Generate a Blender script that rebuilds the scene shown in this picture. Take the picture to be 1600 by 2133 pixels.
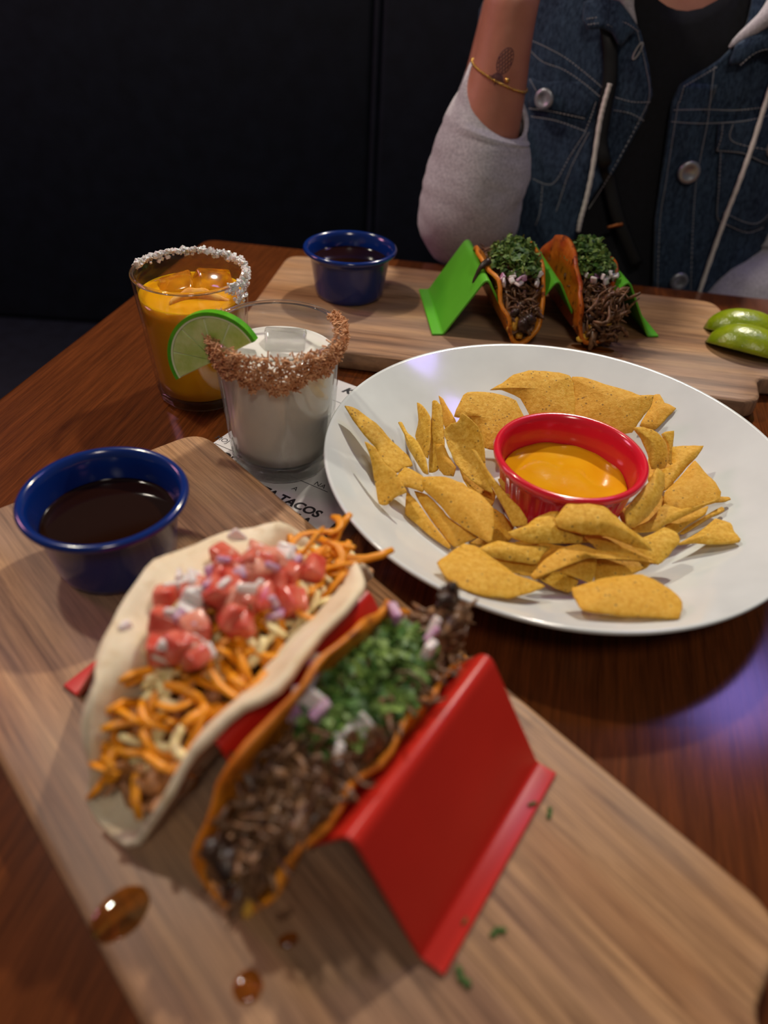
import bpy, bmesh, math, random
from mathutils import Vector, Matrix, noise
from mathutils.bvhtree import BVHTree

for o in list(bpy.data.objects):
    bpy.data.objects.remove(o, do_unlink=True)
SC = bpy.context.scene
COL = SC.collection
PI = math.pi
sin, cos = math.sin, math.cos

# ------------------------------------------------------------------ camera
# z = 0 is the table top, the floor is 0.75 m below it
F_PX, PITCH, ROLL, CAM_H = 1521.2, math.radians(39.71), math.radians(3.75), 0.3091
cam = bpy.data.cameras.new('camera')
cam_o = bpy.data.objects.new('camera', cam)
COL.objects.link(cam_o)
fw = Vector((0, cos(PITCH), -sin(PITCH)))
up0 = Vector((0, sin(PITCH), cos(PITCH)))
rt0 = Vector((1, 0, 0))
rt = rt0 * cos(ROLL) + up0 * sin(ROLL)
up = rt0 * -sin(ROLL) + up0 * cos(ROLL)
mw = Matrix(((rt.x, up.x, -fw.x, 0), (rt.y, up.y, -fw.y, 0), (rt.z, up.z, -fw.z, CAM_H), (0, 0, 0, 1)))
cam_o.matrix_world = mw
cam.sensor_fit = 'AUTO'
cam.sensor_width = 36
cam.lens = F_PX / 2133 * 36
cam.clip_start = 0.01
cam.dof.use_dof = True
cam.dof.focus_distance = 0.52
cam.dof.aperture_fstop = 4.0
SC.camera = cam_o

# ------------------------------------------------------------------ world, lamps, exposure
w = bpy.data.worlds.new('world')
SC.world = w
w.use_nodes = True
w.node_tree.nodes['Background'].inputs[0].default_value = (0.62, 0.62, 0.7, 1)
w.node_tree.nodes['Background'].inputs[1].default_value = 0.085
SC.view_settings.view_transform = 'Standard'
SC.view_settings.look = 'None'
SC.view_settings.gamma = 1
SC.view_settings.exposure = 0.0
SC.view_settings.use_curve_mapping = False


def area(name, loc, target, size, power, color):
    l = bpy.data.lights.new(name, 'AREA')
    l.shape = 'DISK'
    l.size = size
    l.energy = power
    l.color = color
    o = bpy.data.objects.new(name, l)
    COL.objects.link(o)
    o.location = loc
    o.rotation_euler = (Vector(target) - Vector(loc)).to_track_quat('-Z', 'Y').to_euler()
    return o


area('ceiling_or_fill_lamp', (0.50, 1.55, 1.50), (0.1, 0.4, 0), 0.09, 24, (1.0, 0.91, 0.76))
area('ceiling_or_fill_lamp', (-0.80, 0.85, 1.45), (0.0, 0.4, 0), 0.09, 9, (1.0, 0.91, 0.76))
area('ceiling_or_fill_lamp', (0.10, -0.60, 1.45), (0.1, 0.4, 0), 0.30, 5, (1.0, 0.88, 0.74))  # added soft fill from the camera side, not a lamp of the room
area('neon_lamp', (0.74, 1.05, 1.43), (0.15, 0.3, 0), 0.26, 1.8, (0.40, 0.29, 1.0))
area('neon_lamp', (-1.5, 0.9, 0.9), (0.1, 0.8, 0.1), 0.4, 4.5, (1.0, 0.40, 0.60))


# ------------------------------------------------------------------ helpers
def lin(h):
    h = h.lstrip('#')
    c = [int(h[i:i + 2], 16) / 255 for i in (0, 2, 4)]
    return tuple(((x / 12.92) if x <= .04045 else ((x + .055) / 1.055) ** 2.4) for x in c) + (1,)


def obj(name, verts, faces, mat=None, parent=None, smooth=True, bevel=0, solid=0, sub=0):
    me = bpy.data.meshes.new(name)
    me.from_pydata([tuple(v) for v in verts], [], faces)
    bm = bmesh.new()
    bm.from_mesh(me)
    bmesh.ops.recalc_face_normals(bm, faces=bm.faces)
    bm.to_mesh(me)
    bm.free()
    o = bpy.data.objects.new(name, me)
    COL.objects.link(o)
    if mat:
        me.materials.append(mat)
    if smooth:
        me.polygons.foreach_set('use_smooth', [True] * len(me.polygons))
    if parent:
        o.parent = parent
    if solid or bevel or sub:
        if solid:
            m = o.modifiers.new('s', 'SOLIDIFY')
            m.thickness = abs(solid)
            m.offset = 0 if solid > 0 else -1
        if bevel:
            m = o.modifiers.new('b', 'BEVEL')
            m.width = bevel
            m.segments = 3
            m.limit_method = 'ANGLE'
            m.angle_limit = math.radians(35)
        if sub:
            m = o.modifiers.new('u', 'SUBSURF')
            m.levels = sub
            m.render_levels = sub
        bake(o)
    return o


def bake(o):
    dg = bpy.context.evaluated_depsgraph_get()
    ev = o.evaluated_get(dg)
    me = bpy.data.meshes.new_from_object(ev)
    old = o.data
    o.modifiers.clear()
    o.data = me
    bpy.data.meshes.remove(old)


def flat_big(o):
    mx = max(p.area for p in o.data.polygons)
    for p in o.data.polygons:
        if p.area > mx * .05:
            p.use_smooth = False


def sharp(o, deg=35):
    o.data.set_sharp_from_angle(angle=math.radians(deg))
    return o


def dup(o, parent=None, loc=None, rot=None, scale=None):
    c = o.copy()
    COL.objects.link(c)
    c.parent = parent
    if loc is not None:
        c.location = loc
    if rot is not None:
        c.rotation_euler = rot
    if scale is not None:
        c.scale = scale
    return c


def empty(name, loc=(0, 0, 0), rz=0.0, rx=0.0, ry=0.0):
    o = bpy.data.objects.new(name, None)
    COL.objects.link(o)
    o.empty_display_size = 0.02
    o.location = loc
    o.rotation_euler = (rx, ry, rz)
    return o


def tag(o, label=None, cat=None, group=None, kind=None):
    if label:
        o['label'] = label
    if cat:
        o['category'] = cat
    if group:
        o['group'] = group
    if kind:
        o['kind'] = kind
    return o


def lathe_data(prof, n=64, flute=None):
    """prof: (r, z) list, closed at the axis where r == 0; flute(a, r, z) -> r"""
    V, Fc = [], []
    rings = []
    for r, z in prof:
        if r < 1e-6:
            V.append((0, 0, z))
            rings.append([len(V) - 1])
        else:
            ids = []
            for i in range(n):
                a = 2 * PI * i / n
                rr = flute(a, r, z) if flute else r
                V.append((rr * cos(a), rr * sin(a), z))
                ids.append(len(V) - 1)
            rings.append(ids)
    for A, B in zip(rings[:-1], rings[1:]):
        for i in range(n):
            j = (i + 1) % n
            if len(A) == 1 and len(B) == 1:
                continue
            if len(A) == 1:
                Fc.append((A[0], B[i], B[j]))
            elif len(B) == 1:
                Fc.append((A[i], A[j], B[0]))
            else:
                Fc.append((A[i], A[j], B[j], B[i]))
    return V, Fc


def lathe(name, prof, mat, parent=None, n=64, flute=None):
    V, Fc = lathe_data(prof, n, flute)
    return obj(name, V, Fc, mat, parent)


def smooth_path(pts, n):
    """Catmull-Rom resample of tuples of any length"""
    P = [tuple(p) for p in pts]
    P = [P[0]] + P + [P[-1]]
    out = []
    segs = len(P) - 3
    for k in range(n):
        t = k / (n - 1) * segs
        i = min(int(t), segs - 1)
        u = t - i
        a, b, c, d = P[i:i + 4]
        out.append(tuple(.5 * (2 * b[j] + (c[j] - a[j]) * u + (2 * a[j] - 5 * b[j] + 4 * c[j] - d[j]) * u * u
                               + (3 * b[j] - a[j] - 3 * c[j] + d[j]) * u ** 3) for j in range(len(a))))
    return out


def tube_data(pts, rad, n=8, V=None, Fc=None, cap=True, flat=1.0, upv=None):
    """rad: number or list; flat squashes the second axis"""
    if V is None:
        V, Fc = [], []
    P = [Vector(p[:3]) for p in pts]
    R = rad if isinstance(rad, (list, tuple)) else [rad] * len(P)
    t0 = (P[1] - P[0]).normalized()
    ref = Vector(upv) if upv else (Vector((0, 0, 1)) if abs(t0.z) < .9 else Vector((1, 0, 0)))
    nrm = (ref - t0 * ref.dot(t0)).normalized()
    base = len(V)
    for i, p in enumerate(P):
        if i == 0:
            t = t0
        elif i == len(P) - 1:
            t = (P[i] - P[i - 1]).normalized()
        else:
            t = (P[i + 1] - P[i - 1]).normalized()
        nrm = (nrm - t * nrm.dot(t))
        if nrm.length < 1e-6:
            nrm = t.orthogonal()
        nrm.normalize()
        b = t.cross(nrm)
        for k in range(n):
            a = 2 * PI * k / n
            V.append(p + b * (R[i] * cos(a)) + nrm * (R[i] * flat * sin(a)))
    m = len(P)
    for i in range(m - 1):
        for k in range(n):
            j = (k + 1) % n
            Fc.append((base + i * n + k, base + i * n + j, base + (i + 1) * n + j, base + (i + 1) * n + k))
    if cap:
        Fc.append(tuple(base + k for k in reversed(range(n))))
        Fc.append(tuple(base + (m - 1) * n + k for k in range(n)))
    return V, Fc


def box_data(c, s, V, Fc, rot=None):
    b = len(V)
    for dx in (-1, 1):
        for dy in (-1, 1):
            for dz in (-1, 1):
                v = Vector((dx * s[0] / 2, dy * s[1] / 2, dz * s[2] / 2))
                if rot:
                    v = rot @ v
                V.append(v + Vector(c))
    for q in ((0, 1, 3, 2), (4, 6, 7, 5), (0, 4, 5, 1), (2, 3, 7, 6), (0, 2, 6, 4), (1, 5, 7, 3)):
        Fc.append(tuple(b + i for i in q))


def box(name, lo, hi, mat, parent=None, bevel=0.0):
    V, Fc = [], []
    box_data([(a + b) / 2 for a, b in zip(lo, hi)], [b - a for a, b in zip(lo, hi)], V, Fc)
    o = obj(name, V, Fc, mat, parent, smooth=bool(bevel), bevel=bevel)
    if bevel:
        flat_big(o)
        sharp(o, 40)
    return o


def prism(name, poly, z0, z1, mat, parent=None, bevel=0.0):
    n = len(poly)
    V = [(x, y, z0) for x, y in poly] + [(x, y, z1) for x, y in poly]
    Fc = [tuple(reversed(range(n))), tuple(range(n, 2 * n))]
    Fc += [(i, (i + 1) % n, n + (i + 1) % n, n + i) for i in range(n)]
    o = obj(name, V, Fc, mat, parent, smooth=True, bevel=bevel)
    flat_big(o)
    return sharp(o, 30)


def fillet(poly, radii, seg=8, closed=True):
    """round the corners of a 2D polyline"""
    out = []
    n = len(poly)
    for i in range(n):
        p = Vector(poly[i])
        r = radii[i] if isinstance(radii, (list, tuple)) else radii
        if (not closed and i in (0, n - 1)) or r <= 0:
            out.append(tuple(p))
            continue
        a = (Vector(poly[i - 1]) - p)
        b = (Vector(poly[(i + 1) % n]) - p)
        la, lb = a.length, b.length
        a.normalize()
        b.normalize()
        ang = a.angle(b)
        d = min(r / math.tan(ang / 2), la * .49, lb * .49)
        p0, p1 = p + a * d, p + b * d
        for k in range(seg + 1):
            t = k / seg
            q = p0 * (1 - t) ** 2 + p * 2 * t * (1 - t) + p1 * t * t
            out.append(tuple(q))
    return out


def nz(x, y=0, z=0, s=1.0):
    return noise.noise(Vector((x * s, y * s, z * s)))


# ------------------------------------------------------------------ materials
class NT:
    def __init__(self, name):
        self.m = bpy.data.materials.new(name)
        self.m.use_nodes = True
        self.t = self.m.node_tree
        self.p = self.t.nodes['Principled BSDF']
        self.co = self.t.nodes.new('ShaderNodeTexCoord').outputs['Object']

    def n(self, kind, **kw):
        d = self.t.nodes.new(kind)
        for k, v in kw.items():
            setattr(d, k, v)
        return d

    def l(self, a, b):
        self.t.links.new(a, b)

    def mapping(self, scale=(1, 1, 1), rot=(0, 0, 0), src=None):
        d = self.n('ShaderNodeMapping')
        d.inputs['Scale'].default_value = scale
        d.inputs['Rotation'].default_value = rot
        self.l(src or self.co, d.inputs['Vector'])
        return d.outputs[0]

    def noise(self, scale, detail=4, rough=.55, dist=0, vec=None):
        d = self.n('ShaderNodeTexNoise')
        d.inputs['Scale'].default_value = scale
        d.inputs['Detail'].default_value = detail
        d.inputs['Roughness'].default_value = rough
        d.inputs['Distortion'].default_value = dist
        self.l(vec or self.co, d.inputs['Vector'])
        return d.outputs['Fac']

    def ramp(self, fac, stops):
        d = self.n('ShaderNodeValToRGB')
        e = d.color_ramp.elements
        while len(e) < len(stops):
            e.new(.5)
        for el, (p, c) in zip(e, stops):
            el.position = p
            el.color = c if not isinstance(c, str) else lin(c)
        self.l(fac, d.inputs[0])
        return d.outputs[0]

    def base(self, c):
        if isinstance(c, (tuple, str)):
            self.p.inputs['Base Color'].default_value = lin(c) if isinstance(c, str) else c
        else:
            self.l(c, self.p.inputs['Base Color'])

    def bump(self, h, strength=.3, dist=.001):
        d = self.n('ShaderNodeBump')
        d.inputs['Strength'].default_value = strength
        d.inputs['Distance'].default_value = dist
        self.l(h, d.inputs['Height'])
        self.l(d.outputs[0], self.p.inputs['Normal'])

    def set(self, **kw):
        names = dict(rough='Roughness', metal='Metallic', ior='IOR', trans='Transmission Weight', spec='Specular IOR Level',
                     sss='Subsurface Weight', sssr='Subsurface Radius', ssss='Subsurface Scale', coat='Coat Weight',
                     coatr='Coat Roughness', sheen='Sheen Weight', alpha='Alpha')
        for k, v in kw.items():
            self.p.inputs[names[k]].default_value = v
        return self


def rgbmix(nt, fac, a, b, mode='MIX'):
    d = nt.n('ShaderNodeMixRGB', blend_type=mode)
    for sock, v in ((d.inputs[0], fac), (d.inputs[1], a), (d.inputs[2], b)):
        if isinstance(v, str):
            sock.default_value = lin(v)
        elif isinstance(v, (int, float, tuple)):
            sock.default_value = v
        else:
            nt.l(v, sock)
    return d.outputs[0]


def mottled(name, c1, c2, scale=60, rough=.5, bump=.2, bscale=None, dist=.0008, **kw):
    t = NT(name)
    f = t.noise(scale)
    t.base(t.ramp(f, [(.35, c1), (.65, c2)]))
    t.set(rough=rough, **kw)
    if bump:
        t.bump(t.noise(bscale or scale * 3), bump, dist)
    return t.m


def plain(name, c, rough=.5, **kw):
    t = NT(name)
    f = t.noise(25, 3)
    a = lin(c) if isinstance(c, str) else c
    t.base(t.ramp(f, [(.3, tuple(x * .94 for x in a[:3]) + (1,)), (.7, tuple(min(1, x * 1.05) for x in a[:3]) + (1,))]))
    t.set(rough=rough, **kw)
    return t.m


def wood_board(name, seed):
    t = NT(name)
    warp = t.noise(3.0, 3, vec=t.mapping((1, 3, 1)))
    # broad staves along x
    sep = t.n('ShaderNodeSeparateXYZ')
    t.l(t.co, sep.inputs[0])
    ma = t.n('ShaderNodeMath', operation='MULTIPLY_ADD')
    t.l(warp, ma.inputs[0])
    ma.inputs[1].default_value = .012
    t.l(sep.outputs['Y'], ma.inputs[2])
    comb = t.n('ShaderNodeCombineXYZ')
    t.l(ma.outputs[0], comb.inputs['Y'])
    comb.inputs['Z'].default_value = seed
    band = t.noise(26, 2, vec=comb.outputs[0])
    tone = t.ramp(band, [(.28, '#6f4d39'), (.40, '#a57e5f'), (.52, '#c2966a'), (.64, '#a87a52'), (.78, '#7a5540')])
    g = t.noise(22, 6, .65, .6, vec=t.mapping((.6, 14, 1)))
    grain = t.ramp(g, [(.3, '#6a4e3b'), (.55, '#ffffff')])
    c = rgbmix(t, .7, tone, grain, 'MULTIPLY')
    fine = t.noise(60, 5, .7, vec=t.mapping((.35, 22, 1)))
    c = rgbmix(t, .35, c, t.ramp(fine, [(.42, '#59402f'), (.56, '#ffffff')]), 'MULTIPLY')
    blot = t.noise(9, 3, vec=t.mapping((.7, 1.6, 1)))
    c = rgbmix(t, t.ramp(blot, [(.45, (0, 0, 0, 1)), (.75, (.5, .5, .5, 1))]), c, '#a2907f')
    t.base(c)
    t.set(rough=.42, spec=.35)
    t.bump(fine, .18, .0006)
    return t.m


def wood_table():
    t = NT('dark_stained_table_wood')
    v = t.mapping((1, 1, 1), (0, 0, math.radians(11)))
    g = t.noise(16, 6, .65, .5, vec=t.mapping((14, .5, 1), src=v))
    f = t.noise(90, 4, .7, vec=t.mapping((9, .3, 1), src=v))
    c = t.ramp(g, [(.25, '#4e2810'), (.5, '#623315'), (.75, '#753d1a')])
    c = rgbmix(t, .4, c, t.ramp(f, [(.38, '#5a4030'), (.6, '#ffffff')]), 'MULTIPLY')
    t.base(c)
    t.set(rough=.15, spec=.45)
    t.bump(f, .06, .0004)
    return t.m


def clear_glass(name, tint=(1, 1, 1, 1)):
    """thin-walled glass: straight transmission plus fresnel reflection"""
    m = bpy.data.materials.new(name)
    m.use_nodes = True
    t = m.node_tree
    t.nodes.remove(t.nodes['Principled BSDF'])
    tr = t.nodes.new('ShaderNodeBsdfTransparent')
    tr.inputs[0].default_value = tint
    gl = t.nodes.new('ShaderNodeBsdfGlossy')
    gl.inputs['Roughness'].default_value = .03
    lw_ = t.nodes.new('ShaderNodeLayerWeight')
    lw_.inputs[0].default_value = .5
    pw = t.nodes.new('ShaderNodeMath')
    pw.operation = 'POWER'
    t.links.new(lw_.outputs['Facing'], pw.inputs[0])
    pw.inputs[1].default_value = 4.0
    fr = t.nodes.new('ShaderNodeMath')
    fr.operation = 'MULTIPLY_ADD'
    t.links.new(pw.outputs[0], fr.inputs[0])
    fr.inputs[1].default_value = .75
    fr.inputs[2].default_value = .04
    mx = t.nodes.new('ShaderNodeMixShader')
    t.links.new(fr.outputs[0], mx.inputs[0])
    t.links.new(tr.outputs[0], mx.inputs[1])
    t.links.new(gl.outputs[0], mx.inputs[2])
    t.links.new(mx.outputs[0], t.nodes['Material Output'].inputs[0])
    return m


def solid_glass(name, c=(1, 1, 1, 1), rough=.02):
    t = NT(name)
    t.base(c)
    t.set(rough=rough, trans=1.0, ior=1.45)
    return t.m


def base_glass(name):
    m = solid_glass(name, (.98, .98, .97, 1), .03)
    t = m.node_tree
    p = t.nodes['Principled BSDF']
    tr = t.nodes.new('ShaderNodeBsdfTransparent')
    tr.inputs[0].default_value = (.97, .97, .96, 1)
    mx = t.nodes.new('ShaderNodeMixShader')
    mx.inputs[0].default_value = .62
    t.links.new(tr.outputs[0], mx.inputs[1])
    t.links.new(p.outputs[0], mx.inputs[2])
    t.links.new(mx.outputs[0], t.nodes['Material Output'].inputs[0])
    return m


def chip_mat():
    t = NT('corn_tortilla_chip')
    oi = t.n('ShaderNodeObjectInfo')
    f = t.noise(330, 5, .65)
    c = t.ramp(f, [(.3, '#c08a18'), (.5, '#dfae34'), (.7, '#efc75a')])
    c = rgbmix(t, t.ramp(oi.outputs['Random'], [(0, (0, 0, 0, 1)), (1, (.75, .75, .75, 1))]), c, '#dc9a26')
    d = t.n('ShaderNodeMixRGB')
    v = t.n('ShaderNodeTexVoronoi')
    v.inputs['Scale'].default_value = 330
    t.l(t.co, v.inputs['Vector'])
    sp = t.ramp(v.outputs['Distance'], [(.16, (1, 1, 1, 1)), (.30, (0, 0, 0, 1))])
    msk = t.ramp(t.noise(170, 2), [(.52, (0, 0, 0, 1)), (.58, (1, 1, 1, 1))])
    mm = rgbmix(t, 1.0, sp, msk, 'MULTIPLY')
    c = rgbmix(t, mm, c, '#6b4420')
    c2 = rgbmix(t, .28, c, t.ramp(f, [(.3, '#c8951f'), (.7, '#efca62')]))
    t.base(c2)
    t.set(rough=.62, spec=.3, sss=.08, ssss=.003)
    t.bump(t.noise(520, 4, .7), .6, .0010)
    return t.m


def denim():
    t = NT('washed_indigo_denim')
    big = t.noise(14, 4, .6)
    fine = t.noise(420, 2, .7, vec=t.mapping((1, 1, .35)))
    streak = t.noise(60, 4, .7, vec=t.mapping((2.2, 1, .35)))
    c = t.ramp(big, [(.3, '#0e1728'), (.5, '#19273d'), (.72, '#2c4058')])
    c = rgbmix(t, .45, c, t.ramp(streak, [(.35, '#0f1829'), (.7, '#3b5069')]))
    c = rgbmix(t, .3, c, t.ramp(fine, [(.35, '#0a101c'), (.65, '#5c7189')]))
    t.base(c)
    t.set(rough=.85, spec=.15, sheen=.1)
    t.bump(fine, .4, .0006)
    return t.m


def fleece(name, a, b):
    t = NT(name)
    f = t.noise(380, 3, .7)
    g = t.noise(9, 3)
    c = t.ramp(f, [(.35, a), (.65, b)])
    t.base(c)
    t.set(rough=.95, spec=.1, sheen=.25)
    t.bump(f, .35, .0008)
    return t.m


def tortilla_mat(name, c1, c2, spot, sp_amt=.6, rough=.6, spec=.4):
    t = NT(name)
    f = t.noise(45, 5, .6)
    c = t.ramp(f, [(.32, c1), (.68, c2)])
    s = t.noise(130, 3, .6, vec=t.mapping((1, 1, 1)))
    k = t.ramp(s, [(.56, (0, 0, 0, 1)), (.68, (sp_amt, sp_amt, sp_amt, 1))])
    t.base(rgbmix(t, k, c, spot))
    t.set(rough=rough, spec=spec, sss=.05, ssss=.003)
    t.bump(t.noise(160, 4), .35, .001)
    return t.m


M = {}
M['table'] = wood_table()
M['board_near'] = wood_board('pale_walnut_board_wood', 1.3)
M['board_far'] = wood_board('pale_acacia_board_wood', 4.1)
M['leather'] = mottled('black_navy_leather', '#11151e', '#171c27', 30, .55, .25, 240, .0008, spec=.3)
M['floor'] = mottled('dark_carpet', '#0b0b0d', '#141416', 80, .9, .4, 300)
M['wall'] = mottled('dark_navy_wall_paint', '#0d1017', '#12151d', 8, .8, .1)
M['metal_dark'] = plain('black_iron', '#111111', .4, metal=.8)
M['red'] = plain('red_plastic', '#c4271b', .34, spec=.4)
M['green'] = plain('lime_green_plastic', '#60ba2e', .34, spec=.4)
M['blue'] = plain('cobalt_blue_melamine', '#0a286e', .16, spec=.6, coat=.3)
M['redmel'] = plain('red_melamine', '#da2034', .16, spec=.6, coat=.3)
M['white'] = plain('white_glazed_porcelain', '#d8dedc', .10, spec=.6, coat=.2)
M['broth'] = plain('dark_red_brown_broth', '#1f0c03', .06, spec=.6)
M['queso'] = mottled('melted_orange_cheese_dip', '#d8950a', '#e0a416', 30, .08, .10, 60, .002, spec=.5, sss=.05, ssss=.004)
M['glass'] = clear_glass('clear_drinking_glass', (.96, .97, .96, 1))
M['glass_base'] = base_glass('thick_clear_glass')
M['orange_drink'] = plain('cloudy_orange_cocktail', '#e6a20c', .12, spec=.5, sss=.45, ssss=.012, sssr=(1, .5, .1))
M['white_drink'] = plain('milky_white_cocktail', '#eceae2', .14, spec=.5, sss=.4, ssss=.01, sssr=(1, 1, 1))
M['ice_orange'] = solid_glass('ice_in_orange_drink', (1, .86, .5, 1), .08)
M['ice'] = solid_glass('ice_in_white_drink', (.93, .95, .94, 1), .12)
M['salt'] = plain('coarse_salt_crystals', '#e9e6e4', .25, spec=.6, sss=.3, ssss=.002)
M['coco'] = mottled('toasted_coconut_flakes', '#b97a48', '#e0b083', 160, .6, 0)
M['rind'] = mottled('lime_green_rind', '#3f9a12', '#6cc01e', 60, .3, .3, 400, spec=.5)
M['rind_olive'] = mottled('yellow_green_lime_peel', '#748a04', '#98a50c', 40, .26, .5, 260, .0012, spec=.6)
M['pith'] = plain('pale_lime_pith', '#e4edc0', .5)
M['flesh'] = mottled('pale_lime_flesh', '#b5cc62', '#d8e49a', 90, .25, .4, 160, sss=.4, ssss=.006)
M['peel'] = mottled('dried_orange_slice', '#e08a12', '#f2b244', 120, .5, .3, 300)
M['chip'] = chip_mat()
M['flour'] = tortilla_mat('flour_tortilla', '#e6d3ae', '#f0e2c6', '#c9a878', .35, .65, .25)
M['birria'] = tortilla_mat('fried_orange_corn_tortilla', '#c96c10', '#e69222', '#6e2a0a', .85, .4, .45)
M['birria_red'] = tortilla_mat('red_fried_corn_tortilla', '#a83c08', '#d0781a', '#4f1c08', .9, .4, .45)
M['meat'] = mottled('braised_shredded_beef', '#4a2f1e', '#8f6846', 210, .38, .4, 300, spec=.5)
M['meat_dark'] = mottled('charred_beef', '#2a1c15', '#4a3427', 200, .35, .5, 300)
M['meat_pale'] = mottled('shredded_pork', '#9a6236', '#c78d58', 200, .42, .4, 300)
M['cheddar'] = plain('orange_cheddar', '#f09a12', .42, sss=.2, ssss=.003)
M['jack'] = plain('pale_jack_cheese', '#f2dfa4', .42, sss=.2, ssss=.003)
M['melt'] = mottled('melted_yellow_cheese', '#c98a1c', '#e0b34a', 80, .25, .3)
M['tomato_pale'] = mottled('diced_tomato_flesh', '#e08068', '#eea48c', 130, .22, .3, 200, spec=.6, sss=.3, ssss=.005)
M['tomato'] = mottled('diced_tomato', '#cc4030', '#e07a64', 130, .2, .3, 200, spec=.6, sss=.3, ssss=.005)
M['onion'] = mottled('diced_white_onion', '#e6dcd8', '#f0e6e2', 120, .25, .1, sss=.3, ssss=.004)
M['onion_purple'] = mottled('diced_red_onion', '#d9bccb', '#b27ba8', 140, .28, .1, sss=.3, ssss=.004)
M['onion_dark'] = plain('purple_onion_skin', '#8a3f7a', .3)
M['cilantro'] = mottled('chopped_cilantro', '#4a6d28', '#8aa652', 160, .5, 0)
M['cilantro_dark'] = mottled('chopped_cilantro_dark', '#2c4c1a', '#527c34', 160, .5, 0)
M['grease'] = clear_glass('orange_grease', (.93, .76, .46, 1))
M['skin'] = mottled('tan_skin', '#b0705a', '#bc7c64', 40, .5, .15, 500, .0004, sss=.15, ssss=.004)
M['hair'] = mottled('dark_brown_hair', '#1c120c', '#2c1d14', 90, .45, .4, 300)
M['fleece'] = fleece('heather_grey_fleece', '#a9a4ab', '#cbc6cb')
M['denim'] = denim()
M['tee'] = mottled('black_cotton', '#0b0c12', '#11121a', 200, .9, .3, 500)
M['stitch'] = plain('pale_thread', '#a9a7a6', .8)
M['button'] = plain('brushed_silver_button', '#b5b7bd', .35, metal=.75)
M['cord'] = mottled('white_cotton_cord', '#d8d1c8', '#ece6de', 500, .9, .5, 700)
M['strap'] = plain('black_leather_strap', '#08080a', .45)
M['gold'] = plain('gold', '#e8bb62', .22, metal=1.0)
M['copper'] = plain('copper_buckle', '#c47a4a', .3, metal=1.0)
M['tattoo'] = plain('faded_tattoo_ink', '#5a3038', .6)
M['paper'] = plain('white_menu_paper', '#e4e3de', .6)
M['ink'] = plain('black_print', '#17171c', .6)
M['plastic'] = clear_glass('clear_plastic_sleeve', (.97, .97, .98, 1))
M['eye'] = plain('eye_white', '#e6e2de', .2)
M['iris'] = plain('brown_iris', '#3a2216', .2)
M['lip'] = plain('lip', '#9a4f4a', .4)

# ------------------------------------------------------------------ the setting
BT = 0.018          # board top above the table
fl = obj('floor', [(-3, -2.5, -.75), (3, -2.5, -.75), (3, 3, -.75), (-3, 3, -.75)], [(0, 1, 2, 3)], M['floor'], smooth=False)
tag(fl, 'dark carpet under the table', kind='structure')
wb = box('wall_back', (-3, 2.6, -.75), (3, 2.7, 2.0), M['wall'])
tag(wb, 'dark navy wall behind the booth', kind='structure')

# booth: seat and padded back panels that meet in the vertical seam
bo = empty('booth_bench', (0, 1.3, -.75))
tag(bo, 'black padded leather booth bench behind the table', 'bench')
bo_y = -1.3


def bpart(name, lo, hi, mat, bev):
    o = box(name, (lo[0], lo[1] + bo_y, lo[2] + .75), (hi[0], hi[1] + bo_y, hi[2] + .75), mat, bo, bev)
    return o


bpart('base', (-1.9, 1.02, -.75), (1.6, 1.52, -.42), M['wall'], .01)
bpart('seat', (-1.9, .98, -.42), (1.6, 1.40, -.345), M['leather'], .03)
bpart('back_panel', (-1.9, 1.30, -.345), (-.060, 1.42, .85), M['leather'], .012)
bpart('back_panel', (-.052, 1.285, -.345), (1.6, 1.42, .85), M['leather'], .012)
V, Fc = tube_data([(-.056, 1.292 + bo_y, .45 + i * .05) for i in range(24)], .006, 8)
obj('piping', V, Fc, M['leather'], bo)

# table
tb = empty('table', (0.2, .4, -.75))
tag(tb, 'dark stained wooden dining table under the boards and plate', 'table')
tp = [(-.43 - .2, -.12 - .4), (1.0 - .2, -.2 - .4), (1.0 - .2, .716 - .4), (-.229 - .2, .851 - .4)]
prism('tabletop', fillet(tp, .02, 6), .75 - .034, .75, M['table'], tb, .006)
lathe('pedestal', [(0, .02), (.05, .02), (.045, .06), (.04, .1), (.04, .66), (.06, .70), (.12, .716), (0, .716)], M['metal_dark'], tb, 32)
lathe('foot', [(0, 0), (.26, 0), (.26, .012), (.24, .02), (.06, .04), (0, .04)], M['metal_dark'], tb, 48)


# ------------------------------------------------------------------ serving boards
def board(loc, rz, mat, label, stretch=0.0):
    L = .432 + stretch
    h = .1006
    pts = [(0, -h), (L - .003, -h), (L + .003, -.057), (L + .16, -.034), (L + .16, .034), (L + .003, .057), (L - .003, h), (0, h)]
    rad = [.020, .020, .014, .034, .034, .014, .020, .020]
    r = empty('serving_board', loc, rz)
    tag(r, label, 'board', 'wooden serving boards')
    poly = fillet(pts, rad, 10)
    prism('board_slab', poly, .0008, BT, mat, r, .0035)
    return r


a1 = -.799
d1 = Vector((cos(a1), sin(a1)))
n1 = Vector((-d1.y, d1.x))
p1 = d1 * -.4003 + n1 * .1029
board((p1.x, p1.y, 0), a1, M['board_near'], 'wooden serving board nearest the camera, under the red taco holder')
a2 = -.1187
d2 = Vector((cos(a2), sin(a2)))
n2 = Vector((-d2.y, d2.x))
p2 = d2 * -.210 + n2 * .6501
board((p2.x, p2.y, 0), a2, M['board_far'], 'wooden serving board beside the seated person, under the green taco holder', .014)


# ------------------------------------------------------------------ blue ramekins with broth
RAM = [(0, .0), (.0300, .0), (.0316, .0012), (.0330, .006), (.0352, .022), (.0372, .036), (.0385, .0392), (.0418, .0408), (.0436, .0424),
       (.0440, .0440), (.0430, .0455), (.0412, .0460), (.0396, .0450), (.0378, .0415), (.0358, .030), (.0335, .012), (.0305, .0045), (.027, .003), (0, .003)]


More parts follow.
